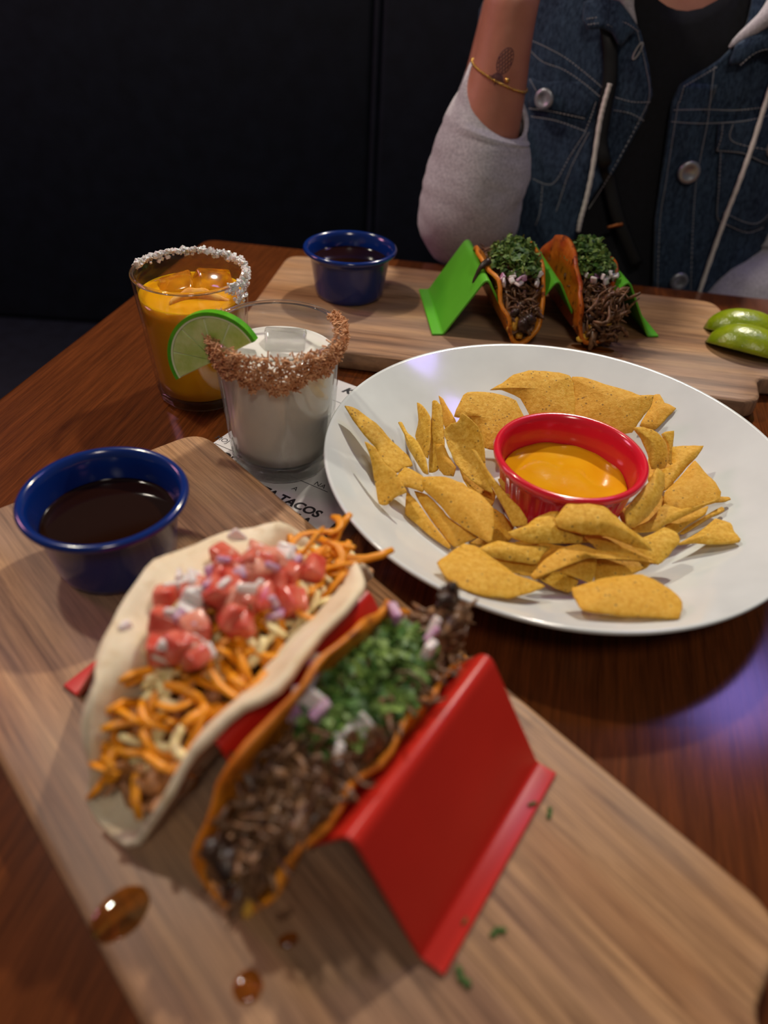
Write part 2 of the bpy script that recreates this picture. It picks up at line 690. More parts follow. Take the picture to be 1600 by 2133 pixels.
def ramekin(loc, label, broth_label, lvl):
    r = lathe('ramekin', RAM, M['blue'], None, 96)
    r.location = loc
    tag(r, label, 'ramekin', 'blue ramekins of broth')
    rr = .0378 if lvl > .0415 else .0335 + (lvl - .012) * (.0358 - .0335) / .018
    V, Fc = lathe_data([(0, .0036), (.027, .0036), (.030, .006), (.0330, .0125), (rr - .0003, lvl), (rr - .0012, lvl - .0006), (rr - .004, lvl - .0009), (0, lvl - .001)], 72)
    b = obj('beef_broth', V, Fc, M['broth'])
    b.location = loc
    tag(b, broth_label, 'broth', 'broth in blue ramekins')


ramekin((-.1483, .296, BT), 'cobalt blue ramekin on the near board, beside the flour taco', 'dark red-brown dipping broth in the blue ramekin on the near board', .029)
ramekin((-.0475, .6784, BT), 'cobalt blue ramekin at the left end of the far board', 'dark red-brown dipping broth in the blue ramekin on the far board', .033)

# ------------------------------------------------------------------ plate and red ramekin
PL = (.1094, .388)
pprof = [(0, .0045), (.066, .0045), (.068, .0006), (.074, .0006), (.078, .006), (.100, .0135), (.125, .0255), (.1475, .0405), (.1500, .0436), (.1503, .0450), (.1494, .0458), (.1478, .0450),
         (.125, .0305), (.100, .0185), (.090, .0140), (.082, .0118), (.070, .0112), (0, .0110)]
pl = lathe('dinner_plate', pprof, M['white'], None, 160)
pl.location = (PL[0], PL[1], 0)
tag(pl, 'round white glazed dinner plate full of tortilla chips', 'plate')


def flute(a, r, z):
    if (r, z) in OUT:
        return r + .0006 * cos(36 * a)
    return r


RRP = [(0, 0), (.0345, 0), (.0362, .001), (.0372, .005), (.0388, .014), (.0404, .024), (.0420, .033), (.0432, .0365), (.0458, .0385), (.0472, .0405), (.0476, .0425),
       (.0468, .0440), (.0452, .0445), (.0437, .0438), (.0420, .0405), (.0400, .028), (.0372, .010), (.035, .0045), (.03, .003), (0, .003)]
OUT = set(RRP[3:7])
RR = (.1125, .3740, .0113)
rrk = lathe('dip_ramekin', RRP, M['redmel'], None, 216, flute)
rrk.location = RR
tag(rrk, 'red fluted ramekin of cheese dip in the middle of the chips', 'ramekin')
V, Fc = [], []
NR, NA = 14, 72
lv = .0235
V.append((0, 0, .0034))
for r, z in ((.03, .0036), (.0345, .006), (.0370, .011), (.0389, lv - .001)):
    for i in range(NA):
        V.append((r * cos(2 * PI * i / NA), r * sin(2 * PI * i / NA), z))
for j in range(NR):
    r = .0388 * (1 - j / NR)
    for i in range(NA):
        x, y = r * cos(2 * PI * i / NA), r * sin(2 * PI * i / NA)
        edge = (r / .0388) ** 8
        V.append((x, y, lv + .0016 * edge * (1 + nz(x, y, 3, 60)) + .0014 * (1 - edge) * nz(x, y, 1, 45)))
V.append((0, 0, lv + .0022 * nz(0, 0, 1, 55)))
for i in range(NA):
    Fc.append((0, 1 + i, 1 + (i + 1) % NA))
for k in range(4 + NR - 1):
    for i in range(NA):
        j = (i + 1) % NA
        Fc.append((1 + k * NA + i, 1 + k * NA + j, 1 + (k + 1) * NA + j, 1 + (k + 1) * NA + i))
for i in range(NA):
    Fc.append((1 + (NR + 3) * NA + i, 1 + (NR + 3) * NA + (i + 1) % NA, len(V) - 1))
q = obj('cheese_dip', V, Fc, M['queso'])
q.location = RR
tag(q, 'glossy orange cheese dip in the red ramekin', 'dip')

# ------------------------------------------------------------------ drinks
GH, GR, GB = .0984, .0418, .0347


def g_rad(z):
    return GB + (GR - GB) * z / GH


def glass(loc, label, zb):
    r = empty('rocks_glass', loc)
    tag(r, label, 'glass', 'cocktail glasses')
    wt = .0024
    prof = [(g_rad(zb), zb)]
    for k in range(1, 13):
        z = zb + (GH - .0015 - zb) * k / 12
        prof.append((g_rad(z), z))
    prof += [(g_rad(GH) - .0003, GH - .0004), (g_rad(GH) - wt / 2, GH), (g_rad(GH) - wt + .0003, GH - .0004)]
    for k in range(12, -1, -1):
        z = zb + (GH - .0015 - zb) * k / 12
        prof.append((g_rad(z) - wt, z))
    lathe('glass_wall', prof, M['glass'], r, 72)
    V, Fc = tube_data([((g_rad(GH) - .0012) * cos(2 * PI * k / 72), (g_rad(GH) - .0012) * sin(2 * PI * k / 72), GH) for k in range(73)], .0014, 8, cap=False)
    obj('glass_rim', V, Fc, M['glass_base'], r)

    def fl(a, rr, z):
        if rr < .02:
            return rr
        k = max(0, 1 - abs(z - .52 * zb) / (.48 * zb))
        return rr - .0016 * k * (.5 + .5 * cos(14 * a)) ** .6
    lathe('glass_base', [(0, .0022), (.022, .0022), (.029, .0002), (GB - .0025, .0002), (GB - .0008, .0015), (GB, .0028), (g_rad(.52 * zb), .52 * zb), (g_rad(.75 * zb), .75 * zb), (g_rad(zb) - .0001, zb - .0001),
                         (g_rad(zb) - .004, zb - .0002), (.02, zb - .0013), (0, zb - .0017)], M['glass_base'], r, 168, fl)
    return r


def drink(loc, name, mat, lvl, label, cat, zb):
    wt = .0024
    e = .0002
    prof = [(0, zb - .0014), (.02, zb - .001), (g_rad(zb) - wt - e, zb + .0006)]
    for k in range(1, 9):
        z = zb + .0006 + (lvl - zb - .0006) * k / 8
        prof.append((g_rad(z) - wt - e, z))
    rr = g_rad(lvl) - wt
    prof += [(rr - .0012, lvl - .0007), (rr - .004, lvl - .0011), (rr * .5, lvl - .0012), (0, lvl - .0012)]
    o = lathe(name, prof, mat, None, 72)
    o.location = loc
    tag(o, label, cat)
    return o


def blob_box(name, c, s, rot, mat, label, cat, group, rnd):
    V, Fc = [], []
    box_data((0, 0, 0), s, V, Fc)
    V = [v + Vector((rnd.uniform(-1, 1), rnd.uniform(-1, 1), rnd.uniform(-1, 1))) * .0015 for v in V]
    o = obj(name, V, Fc, mat, None, True, bevel=.0025)
    o.location = c
    o.rotation_euler = rot
    tag(o, label, cat, group)
    return o


rnd = random.Random(5)
OG = (-.1515, .5105, .0002)
WG = (-.0755, .4265, .0012)
og = glass(OG, 'clear rocks glass of orange cocktail with a coarse salt rim', .0085)
wg = glass(WG, 'clear rocks glass of white cocktail with a toasted coconut rim', .0125)
drink(OG, 'orange_cocktail', M['orange_drink'], .083, 'cloudy orange cocktail in the salt rimmed glass', 'drink', .0085)
drink(WG, 'coconut_cocktail', M['white_drink'], .082, 'milky white cocktail in the coconut rimmed glass', 'drink', .0125)

# salt: crystals round the back of the rim, running down on the right
V, Fc = [], []
for k in range(520):
    t = rnd.random()
    a = math.radians(-38 + 212 * t)
    run = rnd.random()
    drop = abs(rnd.gauss(0, .0016)) if a > math.radians(0) else rnd.random() ** 1.6 * .021 * (1 - abs(math.degrees(a) + 14) / 28 if abs(math.degrees(a) + 14) < 28 else 0) + abs(rnd.gauss(0, .0012))
    z = GH + .0014 - drop + rnd.uniform(-.0012, .0012)
    side = rnd.choice((-1, 1, 1))
    rr = g_rad(min(z, GH)) - .0012 + side * rnd.uniform(.0004, .0022) if z < GH else g_rad(GH) - .0012 + rnd.uniform(-.002, .002)
    s = rnd.uniform(.0012, .0029)
    R = Matrix.Rotation(rnd.uniform(0, 6), 3, Vector((rnd.uniform(-1, 1), rnd.uniform(-1, 1), rnd.uniform(-1, 1))).normalized())
    box_data((rr * cos(a), rr * sin(a), z), (s, s * rnd.uniform(.6, 1), s * rnd.uniform(.6, 1)), V, Fc, R)
o = obj('salt_rim', V, Fc, M['salt'], og, False)
tag(o, 'coarse white salt crystals', kind='stuff')

# toasted coconut: flakes over the front of the rim in a ragged collar
V, Fc = [], []
for k in range(3000):
    deg = rnd.uniform(-205, 38)
    a = math.radians(deg)
    u = (deg + 205) / 243
    depth = .004 + .0185 * max(0, sin(PI * min(1, max(0, (u - .02) / .90)))) ** .8
    depth *= 1 + .35 * nz(deg * .045, 2.2) + .3 * nz(deg * .2, 7.7)
    if deg < -188 or deg > 15:
        depth *= .55
    dz = rnd.random() ** .85 * depth
    z = GH + .0016 - dz
    out = rnd.uniform(.0002, .0032) * (1.0 if dz < depth * .8 else .6)
    if rnd.random() < .22 and dz < .005:
        out = -.0024 - rnd.uniform(0, .0016)
    rr = g_rad(min(z, GH)) + out
    p = Vector((rr * cos(a), rr * sin(a), z))
    R = Matrix.Rotation(rnd.uniform(0, 6.28), 3, Vector((rnd.uniform(-1, 1), rnd.uniform(-1, 1), rnd.uniform(-1, 1))).normalized())
    box_data(p, (rnd.uniform(.0022, .0058), rnd.uniform(.0006, .0012), .0005), V, Fc, R)
o = obj('coconut_rim', V, Fc, M['coco'], wg, False)
tag(o, 'toasted brown coconut flakes', kind='stuff')

# ice
blob_box('ice_cube', (-.1405, .5290, .0790), (.026, .022, .022), (.5, .3, .6), M['ice_orange'], 'amber-tinted ice cube at the back of the orange cocktail, right of centre', 'ice', 'ice in the drinks', rnd)
blob_box('ice_cube', (-.1640, .5210, .0775), (.024, .022, .020), (.3, -.3, .2), M['ice_orange'], 'amber-tinted ice cube at the left of the orange cocktail', 'ice', 'ice in the drinks', rnd)
blob_box('ice_cube', (-.0730, .4420, .0805), (.026, .020, .016), (.45, .05, .08), M['ice'], 'large square ice cube at the back of the white cocktail', 'ice', 'ice in the drinks', rnd)
blob_box('ice_cube', (-.0690, .4190, .0775), (.026, .014, .012), (.1, .1, -.2), M['ice'], 'ice cube melting at the middle of the white cocktail', 'ice', 'ice in the drinks', rnd)
blob_box('ice_cube', (-.0960, .4210, .0785), (.016, .018, .012), (.2, .3, .5), M['ice'], 'small ice cube behind the lime slice in the white cocktail', 'ice', 'ice in the drinks', rnd)

# dried orange slice floating in the orange drink: curled thin crescent
V, Fc = [], []
n = 22
for i in range(n):
    t = i / (n - 1)
    x = -.021 + .042 * t
    y = .006 * sin(PI * t) - .004 + .003 * sin(5 * t)
    h = .0010 + .0055 * sin(PI * min(1, t * 1.1)) ** .8 + .0006 * sin(23 * t)
    V += [(x, y, -.002), (x, y + .0035, h), (x + .001, y + .006, h - .0006), (x + .001, y + .0035, -.002)]
for i in range(n - 1):
    for k in range(4):
        j = (k + 1) % 4
        Fc.append((4 * i + k, 4 * i + j, 4 * i + 4 + j, 4 * i + 4 + k))
Fc += [(0, 1, 2, 3), (4 * n - 1, 4 * n - 2, 4 * n - 3, 4 * n - 4)]
o = obj('orange_garnish', V, Fc, M['peel'])
o.location = (-.1435, .4975, .0825)
o.rotation_euler = (0, 0, .38)
tag(o, 'curled dried orange slice floating in the orange cocktail', 'garnish')

# lime half wheel slotted on the rim of the white drink
lw = empty('lime_slice', (-.1110, .4085, .0850), math.radians(-6), math.radians(-8))
tag(lw, 'half wheel of lime hooked on the rim of the white cocktail', 'lime')
LR, TH = .0305, .0058
tilt = math.radians(31)


def arcpart(name, r0, r1, a0, a1, th, mat, n=28, parent=lw):
    V, Fc = [], []
    for i in range(n + 1):
        a = a0 + (a1 - a0) * i / n + tilt
        for r in (r0, r1):
            for y in (-th / 2, th / 2):
                V.append((r * cos(a), y, r * sin(a)))
    for i in range(n):
        b, c = 4 * i, 4 * i + 4
        Fc += [(b, b + 2, c + 2, c), (b + 1, c + 1, c + 3, b + 3), (b, c, c + 1, b + 1), (b + 2, b + 3, c + 3, c + 2)]
    Fc += [(0, 1, 3, 2), (4 * n, 4 * n + 2, 4 * n + 3, 4 * n + 1)]
    return sharp(obj(name, V, Fc, mat, parent))


arcpart('rind', LR - .0022, LR, 0, PI, TH + .001, M['rind'])
arcpart('pith', LR - .0034, LR - .00221, 0, PI, TH + .0002, M['pith'])
for k in range(5):
    arcpart('segment', .0016, LR - .0036, k * PI / 5 + .025, (k + 1) * PI / 5 - .025, TH - .0004, M['flesh'], 8)
arcpart('membrane', 0, LR - .00345, 0, PI, TH - .0018, M['pith'])

# ------------------------------------------------------------------ laminated menu under the white glass
e1 = Vector((cos(math.radians(-29)), sin(math.radians(-29)), 0))
rzm = math.radians(-29)
mn = empty('menu_card', (-.0701, .5698, 0), rzm)          # origin at the top left corner of the sleeve
tag(mn, 'laminated white drinks menu under the white cocktail and the plate', 'menu')
sl = box('plastic_sleeve', (0, -.30, .00055), (.153, 0, .00075), M['plastic'], mn)
pp = box('paper_sheet', (.0135, -.285, .0001), (.137, -.0135, .0005), M['paper'], mn)


def local(x, y):
    d = Vector((x + .0701, y - .5698))
    return d.x * cos(rzm) + d.y * sin(rzm), -d.x * sin(rzm) + d.y * cos(rzm)


def text(s, x, y, size, bold=0.0, shear=0.0, align='LEFT'):
    cu = bpy.data.curves.new('t', 'FONT')
    cu.body = s
    cu.size = size
    cu.offset = bold
    cu.shear = shear
    cu.align_x = align
    cu.align_y = 'CENTER'
    cu.extrude = .00003
    t = bpy.data.objects.new('t', cu)
    COL.objects.link(t)
    dg = bpy.context.evaluated_depsgraph_get()
    me = bpy.data.meshes.new_from_object(t.evaluated_get(dg))
    bpy.data.objects.remove(t)
    bpy.data.curves.remove(cu)
    o = bpy.data.objects.new('printed_text', me)
    COL.objects.link(o)
    me.materials.clear()
    me.materials.append(M['ink'])
    o.parent = pp
    lx, ly = local(x, y)
    o.location = (lx, ly, .00052)


text('STA TACOS', -.0420, .3640, .0102, .0004, .12, 'RIGHT')
text('UILA', -.0480, .3555, .0102, .0004, .12, 'RIGHT')
text('NA', -.0450, .3958, .0062, 0, 0, 'CENTER')
text('A', -.0615, .3900, .0062, 0, 0, 'CENTER')
text('MOJ', -.1275, .4455, .0066)
text('SODA', -.1245, .4270, .0102, .0004, .12)
text('K', -.0365, .5240, .0120, .0005, .25, 'CENTER')
for (x, y, ln_) in ((-.1265, .4372, .10), (-.0560, .5130, .09)):
    lx, ly = local(x, y)
    box('printed_rule', (lx, ly - .0003, .0005), (min(lx + ln_, .13), ly + .0003, .00053), M['ink'], pp)

CHIPS = [
  ([(-0.0308,0.416,0.0523),(-0.022,0.4169,0.0496),(-0.0094,0.4087,0.0449),(0.0025,0.396,0.0401),(0.0131,0.3868,0.036),(0.0164,0.379,0.0343),(0.0103,0.3737,0.0358),(0.0059,0.367,0.0366),(-0.0037,0.375,0.0403),(-0.0081,0.3857,0.0426),(-0.0131,0.3905,0.0446),(-0.0208,0.4001,0.0478)], 0.002, 'long pointed tortilla chip reaching over the plate rim beside the white drink'),
  ([(-0.0149,0.3787,0.0506),(-0.0078,0.3728,0.0506),(-0.0028,0.3639,0.0474),(0.0057,0.3546,0.0458),(0.0104,0.3467,0.0431),(0.0128,0.3422,0.0414),(0.0052,0.3416,0.0366),(0.0019,0.3393,0.0331),(-0.0032,0.341,0.0313),(-0.0061,0.3517,0.037),(-0.0103,0.3679,0.0458)], 0.001, 'orange tortilla chip tucked steeply under the long pointed chip by the white drink'),
  ([(0.0059,0.4294,0.0338),(0.0079,0.4276,0.0356),(0.0119,0.4159,0.0352),(0.0191,0.4014,0.0378),(0.0247,0.3842,0.0369),(0.0265,0.3722,0.0335),(0.0236,0.3759,0.0314),(0.0181,0.3903,0.0311),(0.0123,0.4062,0.0311),(0.0103,0.4167,0.0336)], 0.002, 'narrow twisted tortilla chip edge, leftmost of the upright chips'),
  ([(0.0185,0.4443,0.0416),(0.0226,0.4369,0.0435),(0.0271,0.424,0.0432),(0.028,0.4091,0.0371),(0.0266,0.3957,0.0288),(0.0231,0.4044,0.0283),(0.0184,0.4195,0.0294),(0.0199,0.43,0.0365)], 0.001, 'upright tortilla chip with hooked tip, second from the left in the upright row'),
  ([(0.0283,0.4363,0.0486),(0.031,0.4339,0.0503),(0.0343,0.4275,0.0497),(0.0365,0.4116,0.041),(0.0373,0.4019,0.0351),(0.0339,0.391,0.0231),(0.0287,0.3937,0.0186),(0.0276,0.4085,0.0278),(0.0274,0.4185,0.0347),(0.0285,0.4269,0.042)], 0.002, 'upright tortilla chip with browned tip, third in the upright row'),
  ([(0.0335,0.4569,0.0411),(0.0364,0.4525,0.0415),(0.0406,0.4418,0.0395),(0.0447,0.4322,0.0379),(0.0456,0.4276,0.0361),(0.0396,0.429,0.0307),(0.037,0.4357,0.0321),(0.0359,0.4464,0.0373)], 0.001, 'thin pointed tortilla chip at the right end of the upright row'),
  ([(0.0314,0.4047,0.0337),(0.0367,0.4016,0.0362),(0.04,0.3938,0.0332),(0.0447,0.3854,0.031),(0.0435,0.3809,0.0265),(0.0376,0.3848,0.024),(0.0336,0.3915,0.0256)], 0.002, 'small tortilla chip wedged in front of the upright row'),
  ([(0.0364,0.4077,0.0445),(0.0405,0.4099,0.048),(0.0443,0.4096,0.0495),(0.047,0.4141,0.0543),(0.0525,0.4094,0.053),(0.058,0.4034,0.0508),(0.0621,0.392,0.0438),(0.0633,0.3809,0.0357),(0.0666,0.3708,0.0293),(0.0682,0.366,0.0263),(0.0601,0.371,0.0266),(0.0517,0.3787,0.0288),(0.0447,0.3868,0.0319),(0.0396,0.397,0.0376),(0.0366,0.4037,0.0415)], -0.004, 'wide curled tortilla chip standing left of the red ramekin'),
  ([(0.0436,0.4318,0.04),(0.05,0.448,0.0481),(0.0551,0.4511,0.0491),(0.0706,0.4537,0.0482),(0.088,0.4512,0.0442),(0.0965,0.4344,0.0336),(0.0879,0.423,0.0285),(0.0785,0.4149,0.0254),(0.0659,0.415,0.0273),(0.0615,0.4278,0.0352),(0.0538,0.4329,0.0392)], 0.003, 'speckled tortilla chip leaning behind the left side of the red ramekin'),
  ([(0.006,0.3625,0.0372),(0.0109,0.3715,0.0384),(0.0163,0.3696,0.0374),(0.0225,0.3663,0.0362),(0.0256,0.3595,0.0346),(0.0227,0.353,0.0337),(0.0167,0.3548,0.0347),(0.0077,0.3569,0.036)], 0.002, 'small folded tortilla chip at the left end of the slanted stack'),
  ([(0.0202,0.3634,0.0367),(0.0282,0.363,0.0387),(0.0369,0.3606,0.0402),(0.0469,0.3547,0.041),(0.0567,0.3455,0.0406),(0.064,0.3353,0.0394),(0.0644,0.3248,0.0363),(0.0628,0.3134,0.0323),(0.0608,0.3129,0.0316),(0.0515,0.3204,0.0315),(0.0399,0.3317,0.032),(0.0307,0.3454,0.0339),(0.0241,0.3533,0.0346)], 0.004, 'broad greenish-gold tortilla chip on top of the slanted stack left of the ramekin'),
  ([(0.0178,0.3587,0.0298),(0.0259,0.3547,0.0308),(0.0333,0.3451,0.0296),(0.0405,0.3351,0.0282),(0.0522,0.3238,0.0277),(0.0556,0.3209,0.0277),(0.0501,0.3195,0.0257),(0.0433,0.3168,0.0228),(0.0385,0.3213,0.023),(0.0307,0.3335,0.0249),(0.0233,0.3461,0.0271)], 0.003, 'middle tortilla chip of the slanted stack left of the ramekin'),
  ([(0.0133,0.3571,0.0297),(0.0186,0.3513,0.0291),(0.0232,0.3441,0.0277),(0.0313,0.331,0.0252),(0.0398,0.3184,0.023),(0.0392,0.3163,0.0219),(0.0294,0.3248,0.022),(0.0214,0.3338,0.023),(0.0129,0.3431,0.0238)], 0.001, 'lowest tortilla chip of the slanted stack, nearest the bare plate'),
  ([(0.0515,0.3746,0.0532),(0.0543,0.372,0.0534),(0.0609,0.3606,0.0486),(0.0672,0.3511,0.0454),(0.0734,0.3423,0.0427),(0.0793,0.3348,0.0411),(0.0836,0.3277,0.0382),(0.0834,0.3253,0.0357),(0.0767,0.3281,0.0317),(0.0725,0.3362,0.0357),(0.0669,0.3461,0.04),(0.0604,0.3577,0.0452),(0.0553,0.3673,0.0496)], 0.001, 'tortilla chip standing on edge just left of the red ramekin'),
  ([(0.0698,0.3676,0.0367),(0.0753,0.3676,0.04),(0.0811,0.3628,0.0385),(0.0856,0.3563,0.0345),(0.088,0.3494,0.0288),(0.0832,0.3513,0.0279),(0.0766,0.3583,0.0312),(0.0714,0.3645,0.0345)], 0.001, 'shaded tortilla chip leaning on the red ramekin behind the chip on edge'),
  ([(0.0683,0.3616,0.0182),(0.0755,0.3557,0.0178),(0.0807,0.3454,0.017),(0.0771,0.3378,0.0165),(0.0686,0.3309,0.016),(0.0625,0.3385,0.0166)], 0.001, 'dark tortilla chip lying deep in the gap left of the ramekin'),
  ([(0.0708,0.4656,0.0433),(0.0792,0.4707,0.0465),(0.0877,0.4771,0.0505),(0.0988,0.4807,0.0527),(0.1098,0.481,0.0529),(0.1209,0.4809,0.0528),(0.1283,0.479,0.0517),(0.1318,0.474,0.0485),(0.1328,0.4637,0.0421),(0.1312,0.4466,0.0314),(0.1155,0.4434,0.0294),(0.1024,0.446,0.031),(0.0927,0.4612,0.0405),(0.0793,0.4661,0.0436)], 0.004, 'large tortilla chip directly behind the red ramekin with a dark fleck on top'),
  ([(0.1301,0.4787,0.0513),(0.1415,0.4772,0.0516),(0.1533,0.4727,0.0501),(0.1696,0.4676,0.0488),(0.1777,0.4645,0.0477),(0.1876,0.4643,0.0486),(0.1841,0.4552,0.0427),(0.1779,0.4486,0.038),(0.1711,0.4399,0.0318),(0.1577,0.438,0.0292),(0.1427,0.4405,0.0292),(0.1318,0.4475,0.0323),(0.1319,0.4693,0.0457)], 0.004, 'large tortilla chip behind the right side of the red ramekin'),
  ([(0.1957,0.4844,0.0374),(0.1998,0.4844,0.0384),(0.2025,0.4769,0.0359),(0.2093,0.4709,0.035),(0.2007,0.4626,0.0294),(0.1937,0.4562,0.025),(0.1832,0.4606,0.0243),(0.1903,0.4725,0.0311)], 0.002, 'ragged tortilla chip at the far right of the chips behind the ramekin'),
  ([(0.16,0.4124,0.0524),(0.1677,0.4157,0.0516),(0.178,0.4167,0.0477),(0.1851,0.4137,0.0422),(0.1868,0.405,0.0347),(0.184,0.399,0.0312),(0.1737,0.3949,0.0327),(0.1713,0.4013,0.0388),(0.1663,0.4087,0.0468)], 0.003, 'rounded tortilla chip leaning against the right side of the red ramekin'),
  ([(0.1861,0.4268,0.0403),(0.1963,0.4324,0.0401),(0.1949,0.4247,0.0341),(0.1942,0.4137,0.0249),(0.1902,0.4113,0.0248),(0.1908,0.4223,0.034)], 0.001, 'slim tortilla chip showing behind the rounded chip right of the ramekin'),
  ([(0.1902,0.4127,0.0392),(0.2005,0.4127,0.0407),(0.21,0.4121,0.0419),(0.204,0.4031,0.0388),(0.1961,0.3952,0.0357),(0.1868,0.3848,0.0318),(0.1792,0.3772,0.0288),(0.1804,0.3934,0.033),(0.1869,0.3972,0.0349)], 0.003, 'pointed tortilla chip aimed right, topmost of the right-hand pile'),
  ([(0.1971,0.3952,0.0358),(0.2024,0.4005,0.0378),(0.2064,0.3899,0.0363),(0.2106,0.381,0.0352),(0.2123,0.3726,0.0338),(0.2093,0.3661,0.0319),(0.1964,0.3618,0.0288),(0.1838,0.3589,0.0261),(0.1761,0.3662,0.0262),(0.1788,0.3756,0.0286),(0.1877,0.3846,0.032)], 0.003, 'broad olive-gold tortilla chip in the middle of the right-hand pile'),
  ([(0.1662,0.3714,0.0501),(0.1719,0.3711,0.0462),(0.172,0.3661,0.0435),(0.1682,0.355,0.04),(0.1564,0.3381,0.0384),(0.1456,0.326,0.0388),(0.1396,0.3247,0.042),(0.139,0.3317,0.0461),(0.1486,0.3454,0.0473),(0.1599,0.3604,0.0481)], 0.003, 'orange oval tortilla chip propped on the ramekin front right'),
  ([(0.1497,0.3393,0.0269),(0.1606,0.3448,0.0292),(0.1728,0.3574,0.0332),(0.1822,0.3536,0.0331),(0.1981,0.3574,0.0353),(0.206,0.3612,0.0369),(0.1855,0.3498,0.0325),(0.17,0.3417,0.0292),(0.1643,0.3375,0.0278),(0.1512,0.3362,0.0264)], 0.002, 'long thin tortilla chip under the oval chip at the ramekin front right'),
  ([(0.1745,0.3491,0.024),(0.1879,0.3563,0.0272),(0.2023,0.3623,0.0303),(0.1989,0.3559,0.0285),(0.1874,0.3486,0.0255),(0.1802,0.3426,0.0233),(0.173,0.3466,0.0233)], 0.001, 'orange-edged tortilla chip in the lower layers of the right-hand pile'),
  ([(0.1837,0.3473,0.0195),(0.2018,0.3602,0.0238),(0.2137,0.3674,0.0264),(0.2144,0.364,0.0258),(0.2022,0.3575,0.0233),(0.1854,0.3459,0.0194)], 0.001, 'thin tortilla chip edge second from the bottom of the right-hand pile'),
  ([(0.1763,0.3317,0.0231),(0.1907,0.3398,0.0266),(0.203,0.3504,0.03),(0.2104,0.3455,0.0309),(0.2111,0.3378,0.0302),(0.2125,0.3323,0.0299),(0.2108,0.3297,0.0293),(0.1977,0.3297,0.0269),(0.1869,0.332,0.0251)], 0.002, 'dark speckled tortilla chip at the bottom of the right-hand pile'),
  ([(0.2114,0.3754,0.028),(0.2197,0.3751,0.0287),(0.2203,0.3728,0.0284),(0.2155,0.3711,0.0277),(0.2098,0.3711,0.0272)], 0.0005, 'tiny tortilla chip tip poking out right of the right-hand pile'),
  ([(0.0959,0.3165,0.049),(0.1034,0.3266,0.0521),(0.114,0.3299,0.0526),(0.1243,0.3286,0.0515),(0.1316,0.3221,0.0487),(0.1388,0.3157,0.046),(0.1471,0.3096,0.0433),(0.1497,0.304,0.0411),(0.1376,0.3061,0.0426),(0.1246,0.3098,0.0448),(0.1111,0.3094,0.0455),(0.0978,0.3119,0.0472)], 0.006, 'arched tortilla chip on top of the pile in front of the red ramekin'),
  ([(0.0707,0.3128,0.0405),(0.0805,0.3174,0.0417),(0.0865,0.3231,0.0433),(0.0949,0.3277,0.0446),(0.1007,0.329,0.0448),(0.1002,0.3225,0.0428),(0.1054,0.3167,0.0407),(0.1131,0.3137,0.0396),(0.1116,0.3099,0.0384),(0.0946,0.3083,0.0383),(0.0811,0.307,0.0383),(0.0734,0.3093,0.0393)], 0.004, 'tortilla chip tucked left under the arched chip before the ramekin'),
  ([(0.1151,0.3166,0.0379),(0.13,0.3174,0.0378),(0.1417,0.3119,0.0362),(0.1537,0.3027,0.0336),(0.1398,0.3072,0.035),(0.123,0.3075,0.0355)], 0.001, 'narrow shaded tortilla chip right below the arched chip'),
  ([(0.1438,0.3208,0.0313),(0.1531,0.324,0.0339),(0.1639,0.3299,0.0374),(0.1705,0.3247,0.0379),(0.1705,0.319,0.0368),(0.1634,0.3101,0.0336),(0.156,0.3042,0.0309),(0.1486,0.3105,0.0304)], 0.003, 'smooth golden tortilla chip right of the arched chip'),
  ([(0.0819,0.2867,0.0334),(0.0891,0.2958,0.0359),(0.0986,0.3041,0.038),(0.1101,0.3083,0.0389),(0.1221,0.3051,0.0377),(0.1366,0.3052,0.0373),(0.1473,0.3025,0.0363),(0.1536,0.3,0.0354),(0.1384,0.3023,0.0365),(0.1251,0.3025,0.0369),(0.1115,0.2997,0.0364),(0.1022,0.2946,0.0352),(0.0907,0.2887,0.0338),(0.0839,0.284,0.0326)], 0.003, 'long wavy tortilla chip arching over the shaded front chips'),
  ([(0.0996,0.2971,0.028),(0.1112,0.3035,0.0305),(0.1216,0.3067,0.0315),(0.1203,0.2968,0.027),(0.1172,0.2923,0.025),(0.1106,0.2938,0.026)], 0.001, 'small shaded tortilla chip under the long wavy chip'),
  ([(0.1232,0.3104,0.0274),(0.1386,0.3139,0.0279),(0.154,0.3099,0.0267),(0.151,0.3056,0.0259),(0.1412,0.3014,0.0252),(0.1295,0.2984,0.0248),(0.1201,0.2949,0.0242)], 0.001, 'dark tortilla chip beneath the long wavy chip on its right'),
  ([(0.0536,0.3036,0.0344),(0.0651,0.3101,0.0356),(0.0786,0.3093,0.0352),(0.0954,0.3089,0.0348),(0.0904,0.3031,0.0336),(0.0866,0.2968,0.0324),(0.0745,0.2977,0.0328),(0.0613,0.299,0.0333)], 0.003, 'flat tortilla chip behind the front-left chip'),
  ([(0.0622,0.303,0.0289),(0.0757,0.3025,0.0283),(0.088,0.3013,0.0275),(0.0843,0.294,0.025),(0.0776,0.2945,0.0254),(0.0688,0.2983,0.027)], 0.001, 'shaded tortilla chip sandwiched between the two front-left chips'),
  ([(0.0893,0.2952,0.0226),(0.1011,0.3015,0.0237),(0.1118,0.296,0.0224),(0.1089,0.2906,0.0213),(0.1053,0.2877,0.0207),(0.0977,0.2896,0.0213)], 0.001, 'small pointed tortilla chip low at the front between the two largest'),
  ([(0.0298,0.2815,0.0427),(0.0371,0.2919,0.0408),(0.0453,0.303,0.0388),(0.0531,0.3018,0.0376),(0.0604,0.2945,0.0368),(0.0687,0.2877,0.0358),(0.0737,0.2826,0.0353),(0.0822,0.2809,0.034),(0.0885,0.2787,0.0331),(0.08,0.2717,0.0349),(0.0674,0.2647,0.0374),(0.0526,0.2622,0.04),(0.0403,0.2657,0.0419),(0.0333,0.273,0.0426)], 0.003, 'large tortilla chip at the front left of the plate'),
